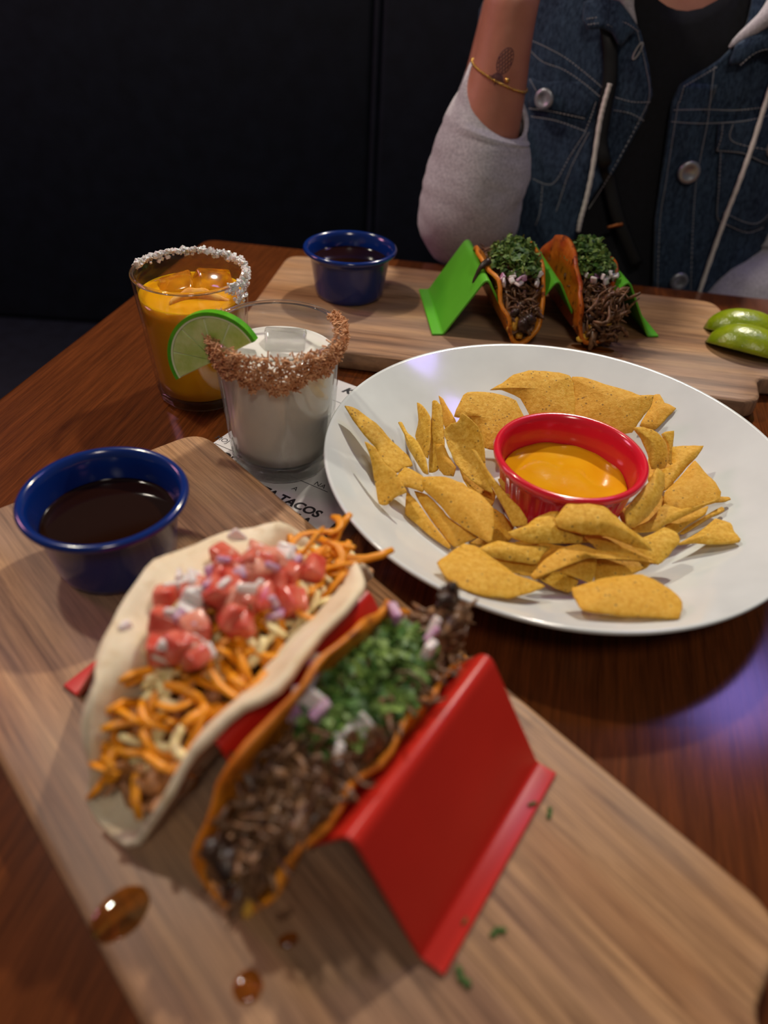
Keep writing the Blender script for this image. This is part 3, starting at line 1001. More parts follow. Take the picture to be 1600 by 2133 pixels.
  ([(0.1004,0.2719,0.0396),(0.1114,0.2779,0.039),(0.1255,0.2844,0.0383),(0.1413,0.2877,0.038),(0.1493,0.2818,0.0386),(0.1555,0.2743,0.0394),(0.1568,0.2666,0.0402),(0.1514,0.254,0.0415),(0.1363,0.2533,0.0416),(0.1165,0.2535,0.0415),(0.1029,0.2552,0.0414),(0.1007,0.2625,0.0406)], 0.004, 'large flat tortilla chip nearest the plate front rim'),
  ([(0.0521,0.3252,0.0193),(0.0707,0.3392,0.0212),(0.08,0.3337,0.0205),(0.0686,0.3235,0.019)], 0.001, 'tortilla chip bit filling the gap behind the front-left chip'),
  ([(0.0981,0.3478,0.0226),(0.1159,0.3528,0.0232),(0.1354,0.3512,0.023),(0.1464,0.3438,0.0222),(0.1373,0.3332,0.0211),(0.1128,0.3295,0.0207),(0.0967,0.3345,0.0212)], 0.001, 'tortilla chip hidden under the arched chip against the ramekin foot'),
  ([(0.1489,0.3618,0.0207),(0.1616,0.3738,0.023),(0.1735,0.3801,0.0246),(0.18,0.3756,0.0246),(0.1745,0.3593,0.0222),(0.1598,0.3477,0.0197),(0.15,0.3504,0.0194)], 0.001, 'tortilla chip lying low beneath the oval chip right of the ramekin'),
  ([(0.1785,0.4166,0.0258),(0.1875,0.4165,0.0265),(0.1945,0.4068,0.0257),(0.1901,0.3912,0.0229),(0.1791,0.3852,0.021),(0.1746,0.3959,0.0223)], 0.001, 'tortilla chip lying low under the rounded chip right of the ramekin'),
  ([(0.0462,0.4068,0.0245),(0.0541,0.4021,0.0245),(0.064,0.3886,0.0233),(0.0709,0.3714,0.0213),(0.0681,0.3611,0.0195),(0.0593,0.3673,0.0197),(0.0505,0.3843,0.0215)], 0.001, 'tortilla chip lying low beneath the curled chip left of the ramekin'),
  ([(0.0786,0.3245,0.0237),(0.095,0.3244,0.0237),(0.1133,0.3213,0.0235),(0.1095,0.3101,0.0225),(0.0928,0.3042,0.022),(0.0798,0.3121,0.0227)], 0.001, 'tortilla chip lying low under the pile in front of the ramekin')]

# ------------------------------------------------------------------ tortilla chips
def chip(pts, bow, label, rnd):
    P = [Vector(p) for p in pts]
    c = sum(P, Vector()) / len(P)
    # normal (Newell), pointing up
    nrm = Vector()
    for i in range(len(P)):
        a, b = P[i] - c, P[(i + 1) % len(P)] - c
        nrm += a.cross(b)
    nrm.normalize()
    if nrm.z < 0:
        nrm = -nrm
        P.reverse()
    # resample the outline
    out = []
    n = len(P)
    for i in range(n):
        a, b, d, e = P[i - 1], P[i], P[(i + 1) % n], P[(i + 2) % n]
        for k in range(3):
            u = k / 3
            cr_ = .5 * (2 * b + (d - a) * u + (2 * a - 5 * b + 4 * d - e) * u * u + (3 * b - a - 3 * d + e) * u ** 3)
            out.append(cr_ * .35 + (b + (d - b) * u) * .65)
    m = len(out)
    rings = (1.0, .97, .86, .66, .4)
    V, Fc = [], []
    th = .0006
    sd = rnd.uniform(0, 50)

    def pos(p, r, s):
        q = c + (p - c) * r
        wob = .0007 * nz(q.x + sd, q.y, q.z, 60) + .00035 * nz(q.x + sd, q.y, q.z, 240)
        t = th * (.55 if r > .99 else 1)
        return q + nrm * (bow * (1 - r * r) + wob + s * t)
    out = [p + (p - c).normalized() * (.0006 * nz(p.x + sd, p.y, p.z, 330)) for p in out]
    for s in (1, -1):
        base = len(V)
        for r in rings:
            V += [pos(p, r, s) for p in out]
        V.append(pos(c, 0, s))
        for k in range(len(rings) - 1):
            for i in range(m):
                j = (i + 1) % m
                f = (base + k * m + i, base + k * m + j, base + (k + 1) * m + j, base + (k + 1) * m + i)
                Fc.append(f if s > 0 else f[::-1])
        for i in range(m):
            f = (base + (len(rings) - 1) * m + i, base + (len(rings) - 1) * m + (i + 1) % m, base + len(rings) * m)
            Fc.append(f if s > 0 else f[::-1])
    off = len(rings) * m + 1
    for i in range(m):
        j = (i + 1) % m
        Fc.append((i, off + i, off + j, j))
    lo = min(v.z for v in V)
    o = obj('tortilla_chip', [v - Vector((c.x, c.y, lo)) for v in V], Fc, M['chip'])
    o.location = (c.x, c.y, lo)
    tag(o, label, 'chip', 'tortilla chips on the white plate')


rnd = random.Random(11)
for p_, b_, l_ in CHIPS:
    chip(p_, b_, l_, rnd)


# ------------------------------------------------------------------ taco holders
def holder(loc, rz, mat, label, cat='taco holder'):
    r = empty('taco_holder', loc, rz)
    tag(r, label, cat, 'folded taco holders')
    prof = [(-.1045, .0011), (-.0945, .0011), (-.062, .0535), (-.031, .0025), (0, .0535), (.031, .0025), (.062, .0535), (.0945, .0011), (.1045, .0011)]
    pf = fillet(prof, [0, .004, .0045, .005, .0045, .005, .0045, .004, 0], 6, False)
    th = .0020
    n = len(pf)
    top, bot = [], []
    for i in range(n):
        a = Vector(pf[max(0, i - 1)])
        b = Vector(pf[min(n - 1, i + 1)])
        t = (b - a).normalized()
        nn = Vector((-t.y, t.x))
        top.append(Vector(pf[i]) + nn * th / 2)
        bot.append(Vector(pf[i]) - nn * th / 2)
    V, Fc = [], []
    D = .0485
    for y in (-D, D):
        for q in top:
            V.append((q.x, y, q.y))
        for q in bot:
            V.append((q.x, y, q.y))
    for i in range(n - 1):
        Fc += [(i, i + 1, 2 * n + i + 1, 2 * n + i), (n + i, 3 * n + i, 3 * n + i + 1, n + i + 1),
               (i, n + i, n + i + 1, i + 1), (2 * n + i, 2 * n + i + 1, 3 * n + i + 1, 3 * n + i)]
    Fc += [(0, 2 * n, 3 * n, n), (n - 1, 2 * n - 1, 4 * n - 1, 3 * n - 1)]
    sharp(obj('folded_sheet', V, Fc, mat, r, True, bevel=.0007), 40)
    return r


O1 = Vector((.0318, .0948))
u1 = Vector((-.847, .531)).normalized()
v1 = Vector((.531, .847)).normalized()
HR = O1 + u1 * .1045 + v1 * .0485
RZ1 = math.atan2(-u1.y, -u1.x)
holder((HR.x, HR.y, BT), RZ1, M['red'], 'red plastic folded taco holder on the near board')
RZ2 = math.radians(7.2)
u2 = Vector((cos(RZ2), sin(RZ2)))
v2 = Vector((-u2.y, u2.x))
HG = Vector((.0321, .5986)) + u2 * .1045 + v2 * .0485
holder((HG.x, HG.y, BT), RZ2, M['green'], 'lime green plastic folded taco holder on the far board')


# ------------------------------------------------------------------ tacos
class Taco:
    def __init__(self, name, loc, rz, label, Rt, rb, phL, phR, mat, th=.0022, wav=.003, cat='taco', ry=0.0, group='tacos in the holders', wide=(1, 1), flare=((.2, 60), (.2, 60))):
        self.r = empty(name, loc, rz, 0, ry)
        tag(self.r, label, cat, group)
        self.wide = wide
        self.flare = [(a, math.radians(b)) for a, b in flare]
        self.Rt, self.rb, self.ph = Rt, rb, (math.radians(phL), math.radians(phR))
        V, Fc = [], []
        NR_, NA_ = 20, 72
        sd = loc[0] * 40

        def P(v, w):
            side = 1 if w >= 0 else -1
            x, z = self.sect(abs(w) * self.wide[0 if side < 0 else 1], side)
            rad = math.hypot(v, w) / Rt
            k = wav * rad ** 3
            return Vector((x + k * nz(v + sd, w, 1, 45), v + k * .8 * nz(v, w + sd, 5, 45), z + k * nz(v, w, sd + 9, 45)))
        V.append(P(0, 0))
        for i in range(1, NR_ + 1):
            for k in range(NA_):
                a = 2 * PI * k / NA_
                rr = Rt * i / NR_ * (1 + .012 * nz(cos(a) * 3 + sd, sin(a) * 3, 0))
                V.append(P(rr * cos(a), rr * sin(a)))
        for k in range(NA_):
            Fc.append((0, 1 + k, 1 + (k + 1) % NA_))
        for i in range(NR_ - 1):
            for k in range(NA_):
                j = (k + 1) % NA_
                Fc.append((1 + i * NA_ + k, 1 + i * NA_ + j, 1 + (i + 1) * NA_ + j, 1 + (i + 1) * NA_ + k))
        self.shell = obj('tortilla', V, Fc, mat, self.r, True, solid=th)

    def sect(self, w, side):
        ph = self.ph[1] if side > 0 else self.ph[0]
        a = min(w / self.rb, ph)
        x, z = self.rb * sin(a), self.rb * (1 - cos(a))
        wf, pf = self.flare[1 if side > 0 else 0]
        e = min(w, wf) - self.rb * a if w > self.rb * a else 0
        g = max(0, w - wf)
        return side * (x + e * cos(ph) + g * cos(pf)), z + e * sin(ph) + g * sin(pf)

    def half(self, z, side):
        """inner half width at height z"""
        lo, hi = 0, self.Rt * 1.4
        for _ in range(24):
            m = (lo + hi) / 2
            if self.sect(m, side)[1] < z:
                lo = m
            else:
                hi = m
        return abs(self.sect(lo, side)[0])

    def rnd_in(self, rnd, y0, y1, z0, z1, margin=.002):
        y = rnd.uniform(y0, y1)
        z = rnd.uniform(z0, z1)
        x = rnd.uniform(-max(.001, self.half(z, -1) - margin), max(.001, self.half(z, 1) - margin))
        return Vector((x, y, z))


def shreds(name, mat, parent, pts, rnd, ln_=(.01, .026), rad=(.0009, .0019), bend=.006, along=None, n=6):
    V, Fc = [], []
    for p in pts:
        d = Vector((rnd.gauss(0, 1), rnd.gauss(0, 1), rnd.gauss(0, .6)))
        if along:
            d += Vector(along) * 2
        d.normalize()
        L = rnd.uniform(*ln_)
        b = Vector((rnd.uniform(-1, 1), rnd.uniform(-1, 1), rnd.uniform(-1, 1))) * bend
        r = rnd.uniform(*rad)
        q = [p + d * (L * (k / 4 - .5)) + b * (1 - (k / 2 - 1) ** 2) for k in range(5)]
        tube_data(q, [r * .5, r, r * 1.05, r * .9, r * .4], n, V, Fc)
    o = obj(name, V, Fc, mat, parent)
    return o


def lumps(name, mat, parent, pts, rnd, size, stretch=2.0):
    V, Fc = [], []
    for p in pts:
        R = Matrix.Rotation(rnd.uniform(0, 6.28), 3, Vector((rnd.uniform(-1, 1), rnd.uniform(-1, 1), rnd.uniform(-1, 1))).normalized())
        s = rnd.uniform(*size)
        v, f = lathe_data([(0, -1), (.6, -.8), (1, -.2), (.85, .5), (.4, .9), (0, 1)], 8)
        b = len(V)
        sd = rnd.uniform(0, 99)
        for x in v:
            x = Vector(x) * (1 + .45 * nz(x[0] + sd, x[1], x[2], 1.6))
            x.z *= stretch * .6
            V.append(p + R @ (x * s))
        Fc += [tuple(b + i for i in q) for q in f]
    return obj(name, V, Fc, mat, parent)


def leaves(name, mat, parent, pts, rnd, size=(.002, .0045)):
    V, Fc = [], []
    for p in pts:
        R = Matrix.Rotation(rnd.uniform(0, 6.28), 3, Vector((rnd.uniform(-1, 1), rnd.uniform(-1, 1), rnd.uniform(-1, 1))).normalized())
        s = rnd.uniform(*size)
        b = len(V)
        cpts = [(-.9, 0, 0), (-.25, .5, .15), (.2, .2, .3), (.75, .45, .1), (1, -.05, -.1), (.5, -.45, .1), (0, -.3, .25), (-.5, -.45, .05)]
        for x in cpts:
            V.append(p + R @ (Vector(x) * s))
        V.append(p + R @ (Vector((.1, 0, .35)) * s))
        for i in range(8):
            Fc.append((b + i, b + (i + 1) % 8, b + 8))
    o = obj(name, V, Fc, mat, parent, True)
    return tag(o, 'finely chopped green cilantro', kind='stuff')


def proto_cube(name, mat, s, rnd, bev=.0007):
    V, Fc = [], []
    box_data((0, 0, 0), s, V, Fc)
    V = [v + Vector((rnd.uniform(-1, 1), rnd.uniform(-1, 1), rnd.uniform(-1, 1))) * min(s) * .16 for v in V]
    me = obj(name, V, Fc, mat, None, True, bevel=bev)
    return me


def scatter(name, mats, parent, pts, rnd, size, flat=False, kinds=5, bev=.0008):
    """pieces of diced food: every one its own object, sharing a few meshes"""
    protos = []
    for k in range(kinds):
        s = [rnd.uniform(*size) for _ in range(3)]
        if flat:
            s[2] *= .4
        protos.append(proto_cube(name, mats[k % len(mats)], s, rnd, bev))
    for i, p in enumerate(pts):
        pr_ = protos[i % kinds]
        o = pr_ if i < kinds else dup(pr_)
        o.parent = parent
        o.location = p
        o.rotation_euler = (rnd.uniform(0, 6), rnd.uniform(0, 6), rnd.uniform(0, 6))


def scatter_shreds(name, mat, parent, pts, rnd, L=(.012, .024), r=.0014, kinds=6, along=None):
    protos = []
    for k in range(kinds):
        ln_ = rnd.uniform(*L)
        b = rnd.uniform(-.009, .009)
        q = [(ln_ * (j / 5 - .5), b * (1 - (j / 2.5 - 1) ** 2), .25 * b * sin(j)) for j in range(6)]
        V, Fc = tube_data(q, [r * .7, r, r, r, r, r * .7], 6, flat=.55)
        protos.append(obj(name, V, Fc, mat))
    for i, p in enumerate(pts):
        o = protos[i] if i < kinds else dup(protos[i % kinds])
        o.parent = parent
        o.location = p
        o.rotation_euler = (rnd.uniform(-.6, .6), rnd.uniform(-.7, .7), rnd.uniform(0, 6.28) if along is None else along + rnd.gauss(0, .6))


# --- flour taco, left valley of the red holder
vl = HR + u1 * .0300 - v1 * .001
flour = Taco('flour_taco', (vl.x, vl.y, BT + .0064), RZ1 + math.radians(3), 'soft flour tortilla taco with shredded cheese and diced tomato on the near board',
             .082, .013, 73, 73, M['flour'], .0032, .005, flare=((.0575, 12), (.0565, 42)))
rnd = random.Random(21)
fr = flour.r


def ytop(y, peak):
    """filling level along the taco: full in the middle, sinking to the open ends"""
    return peak * max(0.0, 1 - (abs(y) / .083) ** 2.2) ** .5


pts = []
for k in range(260):
    y = rnd.uniform(-.072, .074)
    zt = ytop(y, .044)
    p = flour.rnd_in(rnd, y, y, .004 + zt * .35, .006 + zt * .85)
    pts.append(p)
tag(shreds('shredded_pork', M['meat_pale'], fr, pts, rnd, (.008, .02), (.0012, .0026), .003), 'shredded meat under the cheese', kind='stuff')
pts = [flour.rnd_in(rnd, y, y, .004, max(.006, ytop(y, .040)), .003) for y in [rnd.uniform(-.066, .066) for _ in range(150)]]
tag(lumps('pork_filling', M['meat_pale'], fr, pts, rnd, (.004, .007)), kind='stuff')
od, jk = [], []
for k in range(190):
    y = rnd.uniform(-.072, .078)
    zt = ytop(y, .0460) + rnd.uniform(-.003, .004)
    zt = max(zt, .007)
    p = flour.rnd_in(rnd, y, y, zt, zt, .0042)
    (od if rnd.random() < .52 else jk).append(p)
for k in range(16):
    od.append(Vector((rnd.uniform(-.010, .016), rnd.uniform(.050, .074), rnd.uniform(.036, .050))))
scatter_shreds('cheddar_shred', M['cheddar'], fr, od, rnd, (.016, .034), .0021, 9)
scatter_shreds('jack_shred', M['jack'], fr, jk, rnd, (.009, .017), .0023, 6)
tp_, op_ = [], []
for k in range(84):
    y = rnd.gauss(.002, .021)
    x = rnd.gauss(-.010, .012)
    if abs(x + .010) > .026 or abs(y - .002) > .040:
        continue
    z = .0480 + .0125 * max(0, 1 - ((x + .010) / .026) ** 2 - ((y - .002) / .042) ** 2) + rnd.uniform(-.002, .002)
    (tp_ if rnd.random() < .62 else op_).append(Vector((x, y, z)))
scatter('tomato_cube', [M['tomato'], M['tomato_pale'], M['tomato']], fr, tp_, rnd, (.0085, .0130), False, 6, .0020)
scatter('onion_piece', [M['onion'], M['onion'], M['onion_purple']], fr, [p + Vector((0, 0, .0035)) for p in op_], rnd, (.0055, .0095), True, 6, .0012)
leaves('cilantro', M['cilantro_dark'], fr, [Vector((rnd.gauss(-.010, .010), rnd.gauss(.002, .016), .058 + rnd.uniform(-.003, .003))) for _ in range(16)], rnd, (.0015, .003))


# --- birria tacos
def birria(loc, rz, label, seed, mats, Rt, phL, phR, ry=0.0, near=False, meat_spill=0, wide=(1, 1), flare=((.2, 60), (.2, 60))):
    t = Taco('birria_taco', loc, rz, label, Rt, .0125, phL, phR, mats[0], .0022 if near else .0032, .006, ry=ry, wide=wide, flare=flare)
    rnd = random.Random(seed)
    R = t.r
    ph = .043 if near else .040
    k = Rt / .083

    def top(y):
        return ytop(y / k * 1.02, ph * 1.05)
    pts = []
    for _ in range(900):
        y = rnd.uniform(-.074, .072) * k
        zt = top(y)
        pts.append(t.rnd_in(rnd, y, y, .004 + .1 * zt, .008 + zt, .002 if near else .0045))
    for _ in range(meat_spill):                 # hangs out of the open end towards the camera
        y = -Rt * rnd.uniform(.78, 1.02)
        pts.append(Vector((rnd.gauss(.004, .008), y, rnd.uniform(.004, .030))))
    tag(shreds('shredded_beef', M['meat'], R, pts, rnd, (.007, .018), (.0005, .0013), .004, n=5), 'brown braised shredded beef', kind='stuff')
    # the packed filling: one mass between the walls with a stringy top
    V, Fc = [], []
    ny, nx = 90, 40
    for i in range(ny + 1):
        y = (-.079 + .152 * i / ny) * k
        zt = max(.006, top(y) - .001)
        hl, hr = t.half(zt, -1) - .0015, t.half(zt, 1) - .0015
        for j in range(nx + 1):
            u = j / nx
            x = -hl + (hl + hr) * u
            wx = x + .006 * nz(x, y, 2, 60)
            wy = y + .010 * nz(x, y, 5, 50)
            st_ = 1 - abs(nz(wx * 4.2, wy * 1.1, seed, 75))
            cl = nz(x, y, seed + .5, 95)
            z = zt + .0045 * (st_ - .75) + .0035 * cl - .004 * abs(2 * u - 1) ** 4
            V.append(Vector((x, y, max(.0035, z))))
    b0 = len(V)
    for i in range(ny + 1):
        y = (-.079 + .152 * i / ny) * k
        V.append(Vector((0, y * .98, .003)))
    for i in range(ny):
        for j in range(nx):
            q = i * (nx + 1) + j
            Fc.append((q, q + 1, q + nx + 2, q + nx + 1))
        Fc.append((i * (nx + 1), b0 + i, b0 + i + 1, (i + 1) * (nx + 1)))
        Fc.append((i * (nx + 1) + nx, (i + 1) * (nx + 1) + nx, b0 + i + 1, b0 + i))
    obj('beef_filling', V, Fc, M['meat'], R)
    pts = []
    for _ in range(90):
        y = rnd.uniform(-.076, .070) * k
        pts.append(t.rnd_in(rnd, y, y, max(.004, top(y) - .004), max(.008, top(y) + .001), .003))
    tag(lumps('beef_pieces', M['meat'], R, pts, rnd, (.0018, .0034), 6.5), kind='stuff')
    pts = [t.rnd_in(rnd, y, y, .008, .03, .004) for y in [-rnd.uniform(.055, .078) * k for _ in range(9)]]
    tag(lumps('charred_beef', M['meat_dark'], R, pts, rnd, (.003, .0048), 2.6), 'dark charred beef pieces', kind='stuff')
    pts = [t.rnd_in(rnd, y, y, .003, .02, .0015) for y in [-rnd.uniform(.06, .079) * k for _ in range(14)]]
    tag(lumps('melted_cheese', M['melt'], R, pts, rnd, (.0025, .004), 3), kind='stuff')
    return t, rnd, top


vr = HR - u1 * .029 - v1 * .004
t1, rnd, top = birria((vr.x, vr.y, BT + .0052), RZ1 + math.radians(-2), 'fried orange birria taco piled with cilantro in the red holder', 31, (M['birria'],), .075, 86, 72, 0, True, 20, (1.02, .75), ((.05, 100), (.054, 45)))
# a torn brown corner at the far end
V, Fc = [], []
nu_, nv_ = 40, 26
for i in range(nv_ + 1):
    ph = PI * i / nv_
    for j in range(nu_):
        a = 2 * PI * j / nu_
        d = Vector((sin(ph) * cos(a), sin(ph) * sin(a), cos(ph)))
        r = 1 + .35 * nz(d.x, d.y, d.z, 1.7) + .22 * (1 - abs(nz(d.x * 3, d.y, d.z * .8, 3.2))) + .12 * nz(d.x, d.y, d.z, 7)
        V.append(Vector((.007 + .0085 * r * d.x, .058 + .013 * r * d.y, .041 + .0095 * r * d.z)))
for i in range(nv_):
    for j in range(nu_):
        q = (j + 1) % nu_
        Fc.append((i * nu_ + j, i * nu_ + q, (i + 1) * nu_ + q, (i + 1) * nu_ + j))
obj('beef_chunk', V, Fc, M['meat'], t1.r)
pts = [Vector((rnd.gauss(.007, .006), .058 + rnd.gauss(0, .007), .047 + rnd.gauss(0, .002))) for _ in range(30)]
tag(shreds('crisp_beef', M['meat'], t1.r, pts, rnd, (.005, .010), (.0006, .0014), .001), kind='stuff')
tag(lumps('charred_tip', M['meat_dark'], t1.r, [Vector((.003, .064, .054)), Vector((.005, .061, .056)), Vector((.002, .067, .051)), Vector((.004, .066, .055))], rnd, (.003, .0042), 3.0), kind='stuff')


def herb_mound(t, rnd, cy, cx_, zb, ry_, rx_, hz, nleaf, onion_pts, size=(.0018, .0042), osz=(.0045, .0075)):
    P1, P2 = [], []
    for k in range(nleaf):
        while True:
            x, y = rnd.uniform(-1, 1), rnd.uniform(-1, 1)
            if x * x + y * y < 1:
                break
        lump = 1 + .5 * nz(x * 2 + cy * 50, y * 2, 0)
        z = zb + hz * lump * (1 - x * x - y * y) ** .6 * rnd.uniform(.45, 1.05) + rnd.uniform(-.002, .002)
        (P1 if rnd.random() < .6 else P2).append(Vector((cx_ + x * rx_, cy + y * ry_, z)))
    leaves('cilantro', M['cilantro'], t.r, P1, rnd, size)
    leaves('cilantro', M['cilantro_dark'], t.r, P2, rnd, size)
    scatter('onion_piece', [M['onion'], M['onion_purple'], M['onion']], t.r, onion_pts, rnd, osz, True, 6, .0009)


on = [Vector((-.010, -.010, .047)), Vector((-.014, -.004, .048)), Vector((-.012, -.015, .045)), Vector((-.004, -.014, .049)), Vector((.001, -.016, .049)), Vector((.012, -.016, .045)), Vector((.015, -.010, .046)),
      Vector((.013, .040, .050)), Vector((.016, .034, .049)), Vector((.010, .046, .048)), Vector((-.006, .040, .050)), Vector((.014, -.022, .043)), Vector((-.016, .001, .047)), Vector((-.009, -.020, .043))]
on = [p + Vector((-.002, 0, .006)) for p in on]
herb_mound(t1, rnd, .010, .002, .045, .036, .019, .013, 620, on, (.0028, .0056), (.006, .0095))

gl = HG - u2 * .031 - v2 * .004
t2, rnd, top = birria((gl.x, gl.y, BT + .005), RZ2 + math.radians(2), 'orange birria taco in the left slot of the green holder', 41, (M['birria'],), .070, 72, 78, 0, False, 0, (.94, .98), ((.054, 40), (.05, 92)))
on = [Vector((rnd.uniform(-.022, .016), -.040 + rnd.uniform(-.012, .010), .046 + rnd.uniform(-.002, .004))) for _ in range(16)]
herb_mound(t2, rnd, -.012, -.001, .048, .034, .022, .019, 640, on, (.0024, .0052))
tag(lumps('charred_beef', M['meat_dark'], t2.r, [Vector((.002, -.068, .022)), Vector((-.004, -.070, .019))], rnd, (.005, .007), 1.8), kind='stuff')
# a dark strand hanging over the left edge
V, Fc = tube_data(smooth_path([(-.026, -.020, .054), (-.034, -.024, .050), (-.038, -.026, .042), (-.039, -.027, .034), (-.042, -.028, .026)], 12), [.003, .0034, .003, .0022, .0018, .0016, .002, .0022, .0018, .0014, .0018, .001], 6)
obj('beef_strand', V, Fc, M['meat_dark'], t2.r)

gr = HG + u2 * .031 - v2 * .002
t3, rnd, top = birria((gr.x, gr.y, BT + .005), RZ2 + math.radians(1), 'red-orange birria taco with beef spilling out in the right slot of the green holder', 51, (M['birria_red'],), .072, 86, 72, math.radians(2), False, 30, (1.0, .85), ((.2, 60), (.054, 45)))
on = [Vector((rnd.uniform(-.008, .022), -.036 + rnd.uniform(-.012, .010), .046 + rnd.uniform(-.002, .005))) for _ in range(14)]
herb_mound(t3, rnd, -.010, .003, .048, .032, .021, .020, 640, on, (.0024, .0052))
pts = [Vector((rnd.gauss(.011, .007), -.066 + rnd.gauss(0, .004), rnd.uniform(.004, .044))) for _ in range(150)]
tag(shreds('spilling_beef', M['meat'], t3.r, pts, rnd, (.010, .020), (.0009, .0019), .006, along=(.2, 0, .5)), kind='stuff')
V, Fc = tube_data([(.0, -.070, .012), (-.001, -.074, .004), (-.002, -.076, -.003)], [.004, .003, .0015], 6)
obj('beef_strand', V, Fc, M['meat'], t3.r)


# ------------------------------------------------------------------ lime wedges on the far board
def wedge(loc, rz, rx, label, L=.066, R=.0235):
    r = empty('lime_wedge', loc, rz)
    tag(r, label, 'lime', 'lime wedges on the far board')
    V, Fc = [], []
    NU, NV = 24, 14
    a0, a1 = math.radians(20), math.radians(165)
    for i in range(NU + 1):
        t = i / NU
        x = -L / 2 + L * t
        rr = R * (1 - abs(2 * t - 1) ** 2.3) ** .55 + .0004
        for k in range(NV + 1):
            a = a0 + (a1 - a0) * k / NV + rx
            V.append((x, rr * cos(a), rr * sin(a)))
    zmin = min(v[2] for v in V)
    V = [(x, y, z - min(zmin, 0)) for x, y, z in V]
    for i in range(NU):
        for k in range(NV):
            b = i * (NV + 1) + k
            Fc.append((b, b + 1, b + NV + 2, b + NV + 1))
    obj('peel', V, Fc, M['rind_olive'], r, True, solid=-.0018)
    # the two cut faces
    V2, F2 = [], []
    off = -min(zmin, 0)
    for a in (a0 + rx, a1 + rx):
        b = len(V2)
        for i in range(NU + 1):
            t = i / NU
            x = -L / 2 + L * t
            rr = (R - .0017) * (1 - abs(2 * t - 1) ** 2.3) ** .55
            V2 += [(x * .93, 0, off), (x * .985, rr * cos(a), rr * sin(a) + off)]
        for i in range(NU):
            F2.append((b + 2 * i, b + 2 * i + 1, b + 2 * i + 3, b + 2 * i + 2))
    obj('flesh', V2, F2, M['flesh'], r, True)
    return r


wedge((.3125, .6065, BT), math.radians(-27), math.radians(-8), 'lime wedge on the far board, nearer the plate', .070, .0235)
wedge((.3225, .6435, BT), math.radians(-14), math.radians(-4), 'lime wedge on the far board, farther from the plate', .070, .0225)


# ------------------------------------------------------------------ drips and crumbs of herb on the boards
def puddle(loc, rx_, ry_, rz, label, h=.0010):
    rnd_ = random.Random(int((loc[0] + 1) * 9999))
    V, Fc = [(0, 0, h)], []
    n = 40
    for ring, (s, z) in enumerate(((.5, h * .92), (.8, h * .72), (.94, h * .4), (1.0, 0.0001))):
        for i in range(n):
            a = 2 * PI * i / n
            k = 1 + .14 * nz(cos(a) * 1.3 + loc[0] * 70, sin(a) * 1.3, 0)
            V.append((rx_ * s * k * cos(a), ry_ * s * k * sin(a), z))
    for i in range(n):
        Fc.append((0, 1 + i, 1 + (i + 1) % n))
    for r in range(3):
        for i in range(n):
            j = (i + 1) % n
            Fc.append((1 + r * n + i, 1 + r * n + j, 1 + (r + 1) * n + j, 1 + (r + 1) * n + i))
    Fc.append(tuple(1 + 3 * n + i for i in reversed(range(n))))
    o = obj('grease_puddle', V, Fc, M['grease'])
    o.location = loc
    o.rotation_euler = (0, 0, rz)
    tag(o, label, 'drip', 'grease drips on the boards')


puddle((-.0875, .1090, BT + .0001), .0115, .0085, .9, 'large orange grease puddle at the edge of the near board')
puddle((-.0365, .0880, BT + .0001), .0052, .0055, 0, 'round orange grease drop at the bottom of the near board', .0014)
puddle((-.0245, .1035, BT + .0001), .0040, .0026, .4, 'small grease drop below the birria taco on the near board')
puddle((.1740, .5935, BT + .0001), .0190, .0062, -.15, 'orange grease puddle under the right taco on the far board')
puddle((.2055, .6600, BT + .0001), .0060, .0040, .2, 'small grease drop beneath the green taco holder')


def herb(loc, s, rz, label):
    V, Fc = [], []
    rnd_ = random.Random(int(rz * 100) + 3)
    for k in range(3):
        c = Vector(((k - 1) * s * .55, rnd_.uniform(-.2, .2) * s, 0))
        b = len(V)
        for x, y, z in [(-.6, 0, .02), (-.2, .4, .2), (.25, .3, .32), (.6, 0, .05), (.3, -.35, .22), (-.2, -.4, .12)]:
            V.append(c + Vector((x, y, z)) * s * .8)
        V.append(c + Vector((0, 0, .35)) * s * .8)
        for i in range(6):
            Fc.append((b + i, b + (i + 1) % 6, b + 6))
    o = obj('cilantro_bit', V, Fc, M['cilantro_dark'], None, True, solid=.0004)
    o.location = loc
    o.rotation_euler = (0, 0, rz)
    tag(o, label, 'herb', 'cilantro bits on the near board')


herb((.0521, .1112, BT + .0002), .0036, .4, 'cilantro bit on the near board right of the red flange')
herb((.0385, .0950, BT + .0002), .0042, 2.0, 'cilantro bit at the front corner of the red flange')
herb((.0775, .1590, BT + .0002), .0030, 1.2, 'cilantro bit beside the far corner of the red flange')
herb((.0706, .1611, BT + .0024), .0022, .3, 'dark cilantro fleck on the far end of the red flange')
herb((.0400, .1130, BT + .0024), .0016, 1.0, 'tiny cilantro fleck on the near end of the red flange')

